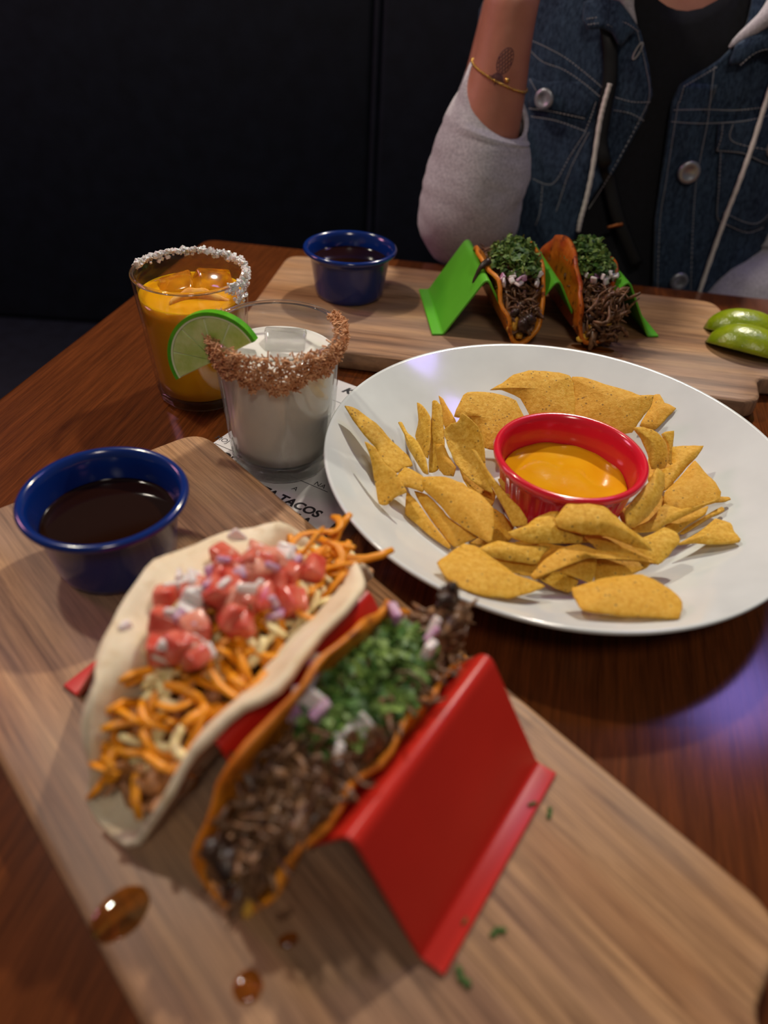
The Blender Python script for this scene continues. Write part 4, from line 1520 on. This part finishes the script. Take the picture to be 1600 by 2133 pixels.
VEST = dict(
 innerL=[(0.2221, 0.2431), (0.2274, 0.2244), (0.2435, 0.1937), (0.2529, 0.1696), (0.2489, 0.1459), (0.2281, 0.0892), (0.2116, 0.0517), (0.2073, 0.0275), (0.2118, -0.0379)],
 innerR=[(0.3324, 0.234), (0.3254, 0.2163), (0.3112, 0.1996), (0.2824, 0.1818), (0.2772, 0.1648), (0.2796, 0.1369), (0.2847, 0.0874), (0.2884, 0.0469), (0.3043, -0.027)],
 collarL=[(0.1681, 0.2429), (0.169, 0.2297), (0.1746, 0.2234), (0.1879, 0.2255), (0.2, 0.2216), (0.209, 0.2114), (0.2141, 0.2197), (0.2221, 0.226), (0.2108, 0.2367), (0.2002, 0.2454), (0.1841, 0.248)],
 hoodL=[(0.2013, 0.2454), (0.2108, 0.2367), (0.2221, 0.226), (0.2258, 0.23), (0.2229, 0.2469), (0.2168, 0.2539), (0.2035, 0.253)],
 collarR=[(0.3242, 0.2163), (0.3332, 0.2225), (0.3481, 0.2299), (0.3619, 0.2334), (0.3768, 0.2339), (0.3838, 0.2127), (0.3683, 0.2132), (0.3564, 0.2187), (0.3434, 0.2132), (0.3318, 0.2037), (0.3225, 0.2022)],
 hoodR=[(0.321, 0.2151), (0.3245, 0.2279), (0.334, 0.2454), (0.3385, 0.2585), (0.375, 0.2618), (0.3783, 0.2454), (0.3602, 0.239), (0.3478, 0.2309), (0.3332, 0.2225), (0.326, 0.2144)],
 plackL=[(0.2077, 0.2172), (0.2224, 0.2241), (0.2274, 0.2244), (0.2435, 0.1937), (0.2529, 0.1696), (0.2489, 0.1459), (0.2281, 0.0892), (0.2237, 0.0923), (0.2159, 0.1235), (0.2155, 0.1541), (0.2114, 0.1894)],
 draw_l=[(0.2057, 0.1776), (0.2035, 0.1595), (0.2027, 0.1399), (0.2043, 0.095), (0.2036, 0.0665), (0.2017, 0.0456), (0.2012, 0.0318)],
 draw_r=[(0.3727, 0.2043), (0.3713, 0.1754), (0.3704, 0.1322), (0.3671, 0.0934), (0.3633, 0.0623), (0.3597, 0.0198), (0.3567, -0.032), (0.356, -0.0444)],
 strap=[(0.1976, 0.2165), (0.2039, 0.1949), (0.2066, 0.1766), (0.2069, 0.149), (0.2086, 0.1228), (0.2171, 0.1032), (0.2259, 0.0878), (0.2446, 0.0487), (0.261, 0.0226), (0.2795, -0.0045)],
 buckle=[(0.2428, 0.0392)],
 btn=[(0.1441, 0.156), (0.3097, 0.1), (0.3301, -0.0158), (0.3992, 0.1268)],
 bh=[(0.2282, 0.2068)],
 stL=[[(0.1239, 0.2061), (0.1394, 0.2019), (0.1591, 0.1949), (0.1823, 0.1828), (0.201, 0.1719)], [(0.1228, 0.1976), (0.1369, 0.1892), (0.1586, 0.1845), (0.1816, 0.1743), (0.2003, 0.1634)], [(0.1297, 0.1449), (0.1535, 0.1453), (0.1876, 0.1428)], [(0.1331, 0.1377), (0.1597, 0.1373), (0.1911, 0.131)], [(0.1965, 0.1588), (0.1943, 0.1457), (0.1911, 0.131)], [(0.1913, 0.13), (0.1799, 0.106), (0.1665, 0.0759), (0.145, 0.077)], [(0.1268, 0.1718), (0.1355, 0.1612)], [(0.2246, 0.2223), (0.24, 0.1935), (0.2494, 0.1693), (0.245, 0.1467), (0.2252, 0.0912), (0.2097, 0.0551)], [(0.2156, 0.1647), (0.2342, 0.162), (0.2513, 0.1631)], [(0.2164, 0.1531), (0.2342, 0.1513), (0.2489, 0.1459)], [(0.1558, 0.0718), (0.1576, 0.045), (0.155, 0.0293)], [(0.1949, 0.1303), (0.1823, 0.0924), (0.1751, 0.048)], [(0.1711, 0.2308), (0.1888, 0.2332), (0.2098, 0.2299), (0.2224, 0.2241)], [(0.173, 0.2262), (0.1874, 0.2283), (0.2017, 0.2246)]],
 stR=[[(0.3091, 0.1985), (0.3129, 0.173), (0.3166, 0.1477), (0.3184, 0.1191), (0.3217, 0.0848), (0.332, 0.0368), (0.3475, -0.0252)], [(0.2779, 0.1574), (0.3106, 0.1598), (0.3454, 0.1608), (0.3852, 0.1662)], [(0.2783, 0.1467), (0.3044, 0.1466), (0.3315, 0.1484), (0.3586, 0.1516), (0.3879, 0.1588)], [(0.3444, 0.1479), (0.3495, 0.1316), (0.4011, 0.1234)], [(0.333, 0.1474), (0.3354, 0.1355), (0.3348, 0.1221)], [(0.3348, 0.1221), (0.3635, 0.1208), (0.3879, 0.1132), (0.4102, 0.1072)], [(0.3395, 0.1201), (0.3479, 0.0858), (0.356, 0.0548), (0.3708, 0.0476)], [(0.361, 0.061), (0.393, 0.05), (0.4108, 0.0506), (0.4235, 0.0659)], [(0.3662, 0.0489), (0.3967, 0.0393), (0.4164, 0.044)], [(0.2809, 0.165), (0.2832, 0.1371), (0.2877, 0.0876), (0.2915, 0.0471), (0.3076, -0.0268)], [(0.283, 0.1797), (0.2821, 0.165)], [(0.3118, 0.1977), (0.2831, 0.1793)], [(0.357, 0.2167), (0.3437, 0.2122), (0.3324, 0.2017)]],
 flapL=[(0.1268, 0.1718), (0.1401, 0.1695), (0.1583, 0.1729), (0.1816, 0.1743), (0.1984, 0.1611), (0.19, 0.1431), (0.1534, 0.1464), (0.1308, 0.1451)],
 flapR=[(0.3291, 0.1479), (0.3586, 0.1516), (0.3989, 0.1589), (0.4199, 0.1057), (0.3883, 0.1121), (0.3639, 0.1197), (0.3349, 0.1217)],
 pockR=[(0.3392, 0.1212), (0.3639, 0.1197), (0.3883, 0.1121), (0.4199, 0.1057), (0.4349, 0.07), (0.4169, 0.0427), (0.397, 0.0386), (0.3666, 0.0476), (0.356, 0.0548), (0.3479, 0.0858)],
 neck=[(0.2426, 0.2481), (0.2552, 0.2432), (0.2719, 0.2409), (0.2874, 0.244), (0.3019, 0.2513)])

# ------------------------------------------------------------------ the seated person
PR = Vector((.29, 1.0, -.75))
per = empty('person', PR)
tag(per, 'person in a denim vest over a grey hoodie resting an elbow on the table', 'person')
BCX = .29
ZS = [-.45, -.2, .0, .22, .25, .29, .33, .36]
AS = [.19, .19, .20, .205, .19, .15, .085, .06]
BS = [.13, .13, .125, .115, .11, .09, .07, .06]


def interp(x, xs, ys):
    if x <= xs[0]:
        return ys[0]
    for a, b, c, d in zip(xs[:-1], xs[1:], ys[:-1], ys[1:]):
        if x <= b:
            return c + (d - c) * (x - a) / (b - a)
    return ys[-1]


def prm(z):
    return interp(z, ZS, AS), interp(z, ZS, BS), 1.0 + .1 * z


def front(x, z, off=0.0):
    A, B, Y = prm(z)
    q = min(abs(x - BCX) / (A + off), .995)
    return Y - (B + off) * (1 - q ** 2.4) ** (1 / 2.4)


def around(th, z, off=0.0):
    """th 0 = her front centre seen from the camera, + to the camera's right"""
    A, B, Y = prm(z)
    s, c = sin(th), cos(th)
    e = 2 / 2.4
    return Vector((BCX + (A + off) * math.copysign(abs(s) ** e, s), Y - (B + off) * math.copysign(abs(c) ** e, c), z))


def th_of(x, z, off=0.0):
    A = prm(z)[0] + off
    q = max(-.999, min(.999, (x - BCX) / A))
    return math.copysign(math.asin(abs(q) ** 1.2), q)


def pobj(name, V, Fc, mat, parent=None, **kw):
    pa = parent or per
    o = obj(name, [Vector(v) - PR for v in V], Fc, mat, pa, **kw)
    return o


def ball(c, r, V, Fc, n=16, rot=None):
    v, f = lathe_data([(sin(PI * k / 10), -cos(PI * k / 10)) for k in range(11)], n)
    b = len(V)
    for x in v:
        x = Vector((x[0] * r[0], x[1] * r[1], x[2] * r[2]))
        if rot:
            x = rot @ x
        V.append(x + Vector(c))
    Fc += [tuple(b + i for i in q) for q in f]


# body: torso, neck, head, both arms and hands grown into one surface
V, Fc = [], []
nth = 40
zz = [-.32 + .66 * k / 26 for k in range(27)]
for z in zz:
    for k in range(nth):
        V.append(around(2 * PI * k / nth, z, -.012))
for i in range(len(zz) - 1):
    for k in range(nth):
        j = (k + 1) % nth
        Fc.append((i * nth + k, i * nth + j, (i + 1) * nth + j, (i + 1) * nth + k))
Fc.append(tuple(reversed(range(nth))))
Fc.append(tuple((len(zz) - 1) * nth + k for k in range(nth)))
tube_data([(.285, 1.02, .22), (.28, 1.01, .30), (.275, .99, .37), (.272, .985, .42)], [.060, .052, .052, .055], 20, V, Fc)
HC = Vector((.272, .972, .462))
ball(HC + Vector((0, .01, .02)), (.074, .092, .105), V, Fc, 28)
ball(HC + Vector((0, -.035, -.055)), (.052, .050, .050), V, Fc, 20)
ball(HC + Vector((0, -.078, -.092)), (.022, .020, .018), V, Fc, 12)            # chin
tube_data([HC + Vector((0, -.080, .022)), HC + Vector((0, -.096, -.006)), HC + Vector((0, -.102, -.020)), HC + Vector((0, -.088, -.030))], [.007, .010, .013, .008], 10, V, Fc)   # nose
for s in (-1, 1):
    ball(HC + Vector((s * .076, .012, -.005)), (.008, .020, .032), V, Fc, 12)  # ears
# arm raised at the camera's left: elbow on the table, forearm upright
ARM = [(.125, 1.00, .225), (.100, .960, .130), (.076, .885, .055), (.070, .835, .045), (.074, .830, .085), (.0775, .830, .130), (.0835, .830, .175), (.0855, .8305, .200), (.0870, .832, .225), (.0885, .835, .250)]
AR = [.052, .046, .040, .038, .040, .036, .0300, .0272, .0255, .0258]
tube_data(smooth_path(ARM, 40), [interp(k / 39 * 9, list(range(10)), AR) for k in range(40)], 20, V, Fc)
# hand above the wrist, fingers curled towards her cheek
W0 = Vector((.0885, .835, .250))
tube_data([W0, W0 + Vector((.003, .004, .025)), W0 + Vector((.008, .010, .055)), W0 + Vector((.014, .018, .085)), W0 + Vector((.018, .024, .095))], [.026, .031, .038, .037, .028], 18, V, Fc, flat=.55, upv=(0, 1, 0))
for k, (ox, l1) in enumerate(((-.028, .036), (-.009, .042), (.010, .040), (.027, .032))):
    b = W0 + Vector((.014 + ox, .020, .084))
    q = [b, b + Vector((.002, .006, l1 * .7)), b + Vector((.008, .026, l1 * 1.15)), b + Vector((.014, .048, l1 * 1.05)), b + Vector((.016, .060, l1 * .75))]
    tube_data(q, [.0098, .0094, .0088, .0082, .0066], 10, V, Fc)
b = W0 + Vector((.030, .012, .030))
tube_data([b, b + Vector((.018, .006, .022)), b + Vector((.028, .014, .046)), b + Vector((.030, .026, .064))], [.013, .012, .0105, .008], 10, V, Fc)
# other arm, forearm down in the lap
ARM2 = [(.430, .985, .215), (.475, .950, .120), (.480, .915, .000), (.465, .890, -.030), (.430, .870, -.045), (.390, .850, -.070), (.350, .830, -.090)]
AR2 = [.052, .046, .040, .040, .037, .031, .026]
tube_data(smooth_path(ARM2, 30), [interp(k / 29 * 6, list(range(7)), AR2) for k in range(30)], 18, V, Fc)
W1 = Vector((.350, .830, -.090))
tube_data([W1, W1 + Vector((-.03, -.01, -.008)), W1 + Vector((-.06, -.02, -.014)), W1 + Vector((-.085, -.028, -.018))], [.026, .034, .036, .028], 16, V, Fc, flat=.5, upv=(0, 0, 1))
for k, (oy, l1) in enumerate(((-.026, .035), (-.009, .042), (.009, .040), (.025, .030))):
    b = W1 + Vector((-.080, -.026 + oy, -.018))
    tube_data([b, b + Vector((-l1 * .7, 0, .002)), b + Vector((-l1 * 1.3, 0, -.010)), b + Vector((-l1 * 1.6, 0, -.026))], [.0098, .0092, .0086, .0068], 10, V, Fc)
b = W1 + Vector((-.025, -.030, -.008))
tube_data([b, b + Vector((-.020, -.016, 0)), b + Vector((-.042, -.022, -.006)), b + Vector((-.058, -.022, -.014))], [.013, .012, .0105, .008], 10, V, Fc)
body = pobj('body', V, Fc, M['skin'])
m = body.modifiers.new('r', 'REMESH')
m.mode = 'VOXEL'
m.voxel_size = .0042
m = body.modifiers.new('s', 'SMOOTH')
m.factor = .5
m.iterations = 4
bake(body)
body.data.materials.clear()
body.data.materials.append(M['skin'])
body.data.polygons.foreach_set('use_smooth', [True] * len(body.data.polygons))
BV = BVHTree.FromPolygons([v.co.copy() for v in body.data.vertices], [tuple(p.vertices) for p in body.data.polygons])

# face and hair (above the frame)
for s in (-1, 1):
    V, Fc = [], []
    ball(HC + Vector((s * .031, -.070, .012)), (.0125, .0125, .0125), V, Fc, 16)
    ey = pobj('eye', V, Fc, M['eye'])
    V, Fc = [], []
    ball(HC + Vector((s * .031, -.0795, .012)), (.006, .004, .006), V, Fc, 12)
    obj('iris', [Vector(v) - PR for v in V], Fc, M['iris'], ey)
V, Fc = tube_data(smooth_path([HC + Vector((-.024, -.077, -.056)), HC + Vector((-.010, -.090, -.052)), HC + Vector((0, -.092, -.054)), HC + Vector((.010, -.090, -.052)), HC + Vector((.024, -.077, -.056))], 14), [.002 + .005 * sin(PI * k / 13) for k in range(14)], 8)
pobj('lips', V, Fc, M['lip'])
V, Fc = [], []
nu, nv = 36, 16
for i in range(nv + 1):
    ph = PI * .5 * (1 - i / nv) if i < nv else 0
    for k in range(nu):
        a = 2 * PI * k / nu
        drop = 0
        back = sin(a)
        el = ph if i < nv else -.3 - .9 * max(0, back)
        el = el - (.55 * max(0, back) if i > nv - 4 else 0)
        r = Vector((.083 * cos(el) * cos(a), .100 * cos(el) * sin(a), .113 * sin(el)))
        r += r.normalized() * .004 * nz(a * 3, el * 4, 0)
        V.append(HC + Vector((0, .016, .022)) + r)
for i in range(nv):
    for k in range(nu):
        j = (k + 1) % nu
        # leave the face open
        if i >= nv * .55 and sin(2 * PI * (k + .5) / nu) < -.35:
            continue
        Fc.append((i * nu + k, i * nu + j, (i + 1) * nu + j, (i + 1) * nu + k))
pobj('hair', V, Fc, M['hair'], solid=.010)

# jeans and shoes under the table
V, Fc = [], []
for s in (-1, 1):
    hx = BCX + s * .09
    tube_data(smooth_path([(hx, 1.08, -.24), (hx + s * .01, .90, -.225), (hx + s * .02, .66, -.235), (hx + s * .02, .60, -.30), (hx + s * .02, .62, -.46), (hx + s * .02, .66, -.66)], 22),
              [.092, .092, .090, .088, .085, .082, .078, .074, .070, .068, .066, .066, .065, .063, .060, .057, .054, .052, .051, .050, .050, .050], 18, V, Fc)
ball((BCX, 1.08, -.23), (.185, .14, .11), V, Fc, 24)
jo = pobj('jeans', V, Fc, M['denim'])
m = jo.modifiers.new('r', 'REMESH')
m.mode = 'VOXEL'
m.voxel_size = .010
bake(jo)
jo.data.materials.clear()
jo.data.materials.append(M['denim'])
for s in (-1, 1):
    hx = BCX + s * .11
    V, Fc = tube_data([(hx, .72, -.705), (hx, .70, -.70), (hx, .62, -.705), (hx, .54, -.715), (hx, .49, -.722), (hx, .475, -.725)], [.02, .040, .044, .042, .034, .016], 14, flat=.62, upv=(0, 0, 1))
    zlo = min(v.z for v in V)
    pobj('shoe', [v - Vector((0, 0, zlo + .75 - .0005)) for v in V], Fc, M['tee'])

# black tee: torso shell with a scooped neck
V, Fc = [], []
nth, nr = 144, 44
for k in range(nth):
    th = 2 * PI * k / nth - PI
    x = around(th, .25).x
    if abs(th) < PI / 2:
        zt = .2405 + .075 * min(1, (abs(x - .272) / .085)) ** 2
    else:
        zt = .315
    for i in range(nr + 1):
        z = -.33 + (zt + .33) * i / nr
        V.append(around(th, z, -.001 + .0015 * nz(th * 3, z * 12, 4)))
for k in range(nth):
    j = (k + 1) % nth
    for i in range(nr):
        Fc.append((k * (nr + 1) + i, j * (nr + 1) + i, j * (nr + 1) + i + 1, k * (nr + 1) + i + 1))
pobj('tshirt', V, Fc, M['tee'], solid=.002)


def edge_x(poly, z):
    """x of an inner-edge polyline at height z (top first)"""
    P = poly
    if z >= P[0][1]:
        return P[0][0]
    for a, b in zip(P[:-1], P[1:]):
        if a[1] >= z >= b[1]:
            u = (a[1] - z) / (a[1] - b[1])
            return a[0] + (b[0] - a[0]) * u
    return P[-1][0]


# hoodie body between tee and vest, then the vest halves
def torso_half(name, inner, side, off, mat, ztop, zbot, parent=None, wr=.003, solid=.0025, inset=0.0):
    V, Fc = [], []
    nr_, nc = 64, 40
    for i in range(nr_ + 1):
        z = zbot + (ztop - zbot) * i / nr_
        x = edge_x(inner, z) + side * inset
        t0 = th_of(x, z)
        t1 = side * PI
        for k in range(nc + 1):
            u = k / nc
            t = t0 + (t1 - t0) * (u ** 1.4)
            lump = wr * (nz(t * 5 + 9 * side, z * 9, 1) + .5 * nz(t * 11, z * 26, 6)) * min(1, k / 4)
            V.append(around(t, z, off + lump))
    for i in range(nr_):
        for k in range(nc):
            b = i * (nc + 1) + k
            Fc.append((b, b + 1, b + nc + 2, b + nc + 1))
    return pobj(name, V, Fc, mat, parent, solid=solid)


inL, inR = VEST['innerL'], VEST['innerR']
hood = torso_half('hoodie_front', inL, -1, .0045, M['fleece'], .272, -.26, inset=.012)
torso_half('hoodie_front', inR, 1, .0045, M['fleece'], .272, -.26, inset=.012)
vL = torso_half('denim_vest_side', inL, -1, .0115, M['denim'], .276, -.24)
vR = torso_half('denim_vest_side', inR, 1, .0115, M['denim'], .276, -.24)


def patch(name, poly, off, mat, parent, solid=.002, puff=.0015):
    """cloth piece following the torso front; poly in (x, z)"""
    pts = []
    n = len(poly)
    for i in range(n):
        a, b = poly[i], poly[(i + 1) % n]
        for k in range(4):
            u = k / 4
            pts.append((a[0] + (b[0] - a[0]) * u, a[1] + (b[1] - a[1]) * u))
    cxx = sum(p[0] for p in pts) / len(pts)
    czz = sum(p[1] for p in pts) / len(pts)
    V, Fc = [], []
    m = len(pts)
    rings = (1, .93, .7, .4)
    for r in rings:
        for x, z in pts:
            X, Z = cxx + (x - cxx) * r, czz + (z - czz) * r
            V.append((X, front(X, Z, off + puff * (1 - r ** 6)), Z))
    V.append((cxx, front(cxx, czz, off + puff), czz))
    for k in range(len(rings) - 1):
        for i in range(m):
            j = (i + 1) % m
            Fc.append((k * m + i, k * m + j, (k + 1) * m + j, (k + 1) * m + i))
    for i in range(m):
        Fc.append(((len(rings) - 1) * m + i, (len(rings) - 1) * m + (i + 1) % m, len(V) - 1))
    return pobj(name, V, Fc, mat, parent, solid=solid)


patch('placket', VEST['plackL'], .0165, M['denim'], vL)
pk = [(x, z) for x, z in inR[3:]] + [(x + .036, z) for x, z in reversed(inR[3:])]
patch('placket', pk, .0150, M['denim'], vR, puff=.0005)
patch('pocket_flap', VEST['flapL'], .0150, M['denim'], vL)
patch('pocket_flap', VEST['flapR'], .0165, M['denim'], vR)
patch('pocket', VEST['pockR'], .0145, M['denim'], vR)
patch('collar', VEST['collarL'], .0270, M['denim'], vL, .004, .004)
patch('collar', VEST['collarR'], .0230, M['denim'], vR, .004, .004)

# hood gathered round the neck
hp = [VEST['hoodL'][2] + (), VEST['hoodL'][0], (.197, .262)]
path = [(.2225, front(.2225, .228, .016), .228), (.2125, front(.2125, .243, .018), .243), (.200, .915, .268), (.185, .965, .300), (.195, 1.03, .330), (.24, 1.085, .350), (.29, 1.10, .355),
        (.34, 1.085, .350), (.385, 1.03, .325), (.392, .965, .295), (.375, .915, .270), (.352, front(.352, .245, .020), .245), (.3235, front(.3235, .216, .016), .216)]
sp = smooth_path(path, 60)
rr = [interp(k / 59 * 12, list(range(13)), [.002, .009, .022, .030, .036, .042, .044, .042, .036, .030, .024, .013, .002]) for k in range(60)]
V, Fc = tube_data(sp, rr, 18, flat=.75)
V = [v + Vector((nz(v.x, v.y, v.z, 30), nz(v.y, v.z, v.x, 30), nz(v.z, v.x, v.y, 30))) * .004 for v in V]
pobj('hood', V, Fc, M['fleece'])


# sleeves
def sleeve(path, radii, label=None, n=70, wr=.004, tilt=None):
    S = smooth_path(path, n)
    R = [interp(k / (n - 1) * (len(path) - 1), list(range(len(path))), radii) for k in range(n)]
    if tilt:
        R = [r + (.0022 if n - 17 < k < n - 2 else 0) for k, r in enumerate(R)]
    V, Fc = tube_data(S, R, 36, cap=False)
    out = []
    for i, v in enumerate(V):
        v = Vector(v)
        ring = i // 36
        c = Vector(S[ring])
        d = (v - c)
        f = 1 + wr / max(R[ring], .01) * (nz(v.x + 3, v.y, v.z, 22) * 1.2 + .5 * nz(v.x, v.y, v.z * 2.2, 40))
        q = c + d * f
        if tilt and ring > n - 16:
            k = (ring - (n - 16)) / 15
            q += Vector((0, 0, 1)) * k * (-(q.x - c.x) * tilt[0] + (q.y - c.y) * tilt[1])
        out.append(q)
    return pobj('hoodie_sleeve', out, Fc, M['fleece'], solid=-.004)


s1 = sleeve([(.128, 1.015, .235), (.112, .985, .150), (.090, .925, .075), (.072, .860, .040), (.0735, .829, .062), (.0765, .828, .095), (.0785, .829, .130), (.0830, .830, .152), (.0850, .830, .166)],
            [.052, .052, .053, .054, .056, .054, .046, .0365, .0325], tilt=(.42, .75))
s2 = sleeve([(.425, 1.00, .225), (.470, .955, .130), (.482, .915, .010), (.468, .892, -.025), (.430, .872, -.045), (.395, .852, -.066), (.365, .838, -.082)],
            [.064, .062, .062, .060, .054, .045, .036])

# drawstrings
for key, off in (('draw_l', .0270), ('draw_r', .0255)):
    P = [(x, front(x, z, off), z) for x, z in VEST[key]]
    S = smooth_path(P, 60)
    V, Fc = tube_data(S, [.0030 + .0003 * sin(i * 1.9) for i in range(60)], 10, flat=.8)
    pobj('drawstring', V, Fc, M['cord'])

# cross-body strap with its buckle
P = smooth_path([(x, front(x, z, .0205 if z > .09 else .012), z) for x, z in [(.178, .262), (.186, .242)] + VEST['strap']], 50)
V, Fc = tube_data(P, .0075, 10, flat=.18, upv=(0, 1, 0))
st = pobj('bag_strap', V, Fc, M['strap'])
bx_, bz_ = VEST['buckle'][0]
V, Fc = [], []
box_data((bx_, front(bx_, bz_, .017), bz_), (.018, .003, .0035), V, Fc, Matrix.Rotation(-.3, 3, 'Y'))
pobj('buckle', V, Fc, M['copper'], st, bevel=.0008)

# buttons and the buttonhole
for i, (x, z) in enumerate(VEST['btn']):
    r = .0105 if i != 1 else .0120
    par = vL if i == 0 else vR
    V, Fc = lathe_data([(0, .0030), (.55 * r, .0030), (.6 * r, .0036), (.9 * r, .0034), (r, .0022), (r, 0), (0, 0)], 28)
    c = Vector((x, front(x, z, .0205), z))
    nx = Vector((front(x + .004, z) - front(x - .004, z), -.008, 0)).normalized()
    R = nx.to_track_quat('Z', 'Y').to_matrix()
    pobj('button', [c + R @ Vector(v) for v in V], Fc, M['button'], par)
x, z = VEST['bh'][0]
V, Fc = tube_data([(x + .003 * cos(a) * .8 + .0025 * sin(a), front(x, z, .0215), z + .0075 * sin(a)) for a in [2 * PI * k / 20 for k in range(21)]], .0009, 6)
pobj('buttonhole', V, Fc, M['stitch'], vL)


def stitching(lines, off, parent):
    V, Fc = [], []
    for ln_ in lines:
        L = sum(math.dist(a, b) for a, b in zip(ln_[:-1], ln_[1:]))
        n = max(6, int(L / .0028)) * 2
        S = smooth_path(ln_, n) if len(ln_) > 2 else [tuple(a + (b - a) * k / (n - 1) for a, b in zip(ln_[0], ln_[1])) for k in range(n)]
        for k in range(0, n - 1, 2):
            (xa, za), (xb, zb) = S[k], S[k + 1]
            xb, zb = xa + (xb - xa) * 1.3, za + (zb - za) * 1.3
            tube_data([(xa, front(xa, za, off), za), (xb, front(xb, zb, off), zb)], .00042, 5, V, Fc)
    o = pobj('stitching', V, Fc, M['stitch'], parent)
    tag(o, 'pale topstitching', kind='stuff')


stitching(VEST['stL'][:-2], .0205, vL)
stitching(VEST['stL'][-2:], .0325, vL)
stitching(VEST['stR'][:-1], .0202, vR)
stitching(VEST['stR'][-1:], .0285, vR)


# gold chain bracelet round the wrist
def on_skin(x, z, off=.0003):
    h = BV.ray_cast(Vector((x, .70, z)) - PR, Vector((0, 1, 0)), .3)
    if h[0] is None:
        return None
    return h[0] + PR + Vector((0, -off, 0))


br = empty('bracelet', (0, 0, 0))
br.parent = per
V, Fc = [], []
rb_ = random.Random(3)
N = 84
wc = Vector((.0850, .8310, .1900))
for k in range(N):
    a = 2 * PI * k / N
    d = Vector((cos(a), sin(a), 0))
    zc = .1880 - .0105 * cos(a) * 1.0 - .0025 * (1 - sin(a))
    # skin radius in this direction
    src = Vector((wc.x, wc.y, zc)) + d * .08
    h = BV.ray_cast(src - PR, -d, .09)
    rad = (h[0] + PR - Vector((wc.x, wc.y, zc))).length if h[0] else .03
    p = Vector((wc.x, wc.y, zc)) + d * (rad + .0009)
    s = .0010 if k % 3 else .0014
    ball(p, (s, s, s * 1.1), V, Fc, 6)
bracelet = pobj('chain', V, Fc, M['gold'], br)
h = on_skin(.0900, .1865, .0015)
if h:
    V, Fc = [], []
    ball(h, (.0024, .0018, .0022), V, Fc, 10)
    pobj('charm', V, Fc, M['gold'], br)

# pineapple tattoo on the forearm
def inkline(pts, V, Fc):
    q = [on_skin(x, z, .0000) for x, z in pts]
    if all(p is not None for p in q):
        tube_data(q, .00042, 5, V, Fc)


V, Fc = [], []
tc = (.0860, .2015)
ax = Vector((.38, 1.0)).normalized()
bxv = Vector((ax.y, -ax.x))


def tp2(u, v):
    return (tc[0] + ax.x * v + bxv.x * u, tc[1] + ax.y * v + bxv.y * u)


inkline([tp2(.0068 * cos(a), .0110 * sin(a)) for a in [2 * PI * k / 28 for k in range(29)]], V, Fc)
for k in (-2, -1, 0, 1, 2):
    for s in (-1, 1):
        seg = []
        for j in range(-10, 11):
            v = j * .0011
            u = s * v * .55 + k * .0030
            if (u / .0068) ** 2 + (v / .0110) ** 2 < 1:
                seg.append(tp2(u, v))
        if len(seg) > 2:
            inkline(seg, V, Fc)
for k in range(-3, 4):
    inkline([tp2(0 + k * .0008, -.0112), tp2(k * .0020, -.016), tp2(k * .0026, -.0215 + abs(k) * .0018)], V, Fc)
    inkline([tp2(k * .0008 + .0009, -.0112), tp2(k * .0020 + .0012, -.016), tp2(k * .0026, -.0215 + abs(k) * .0018)], V, Fc)
if V:
    o = pobj('pineapple_tattoo', V, Fc, M['tattoo'], body)
    o.parent = body
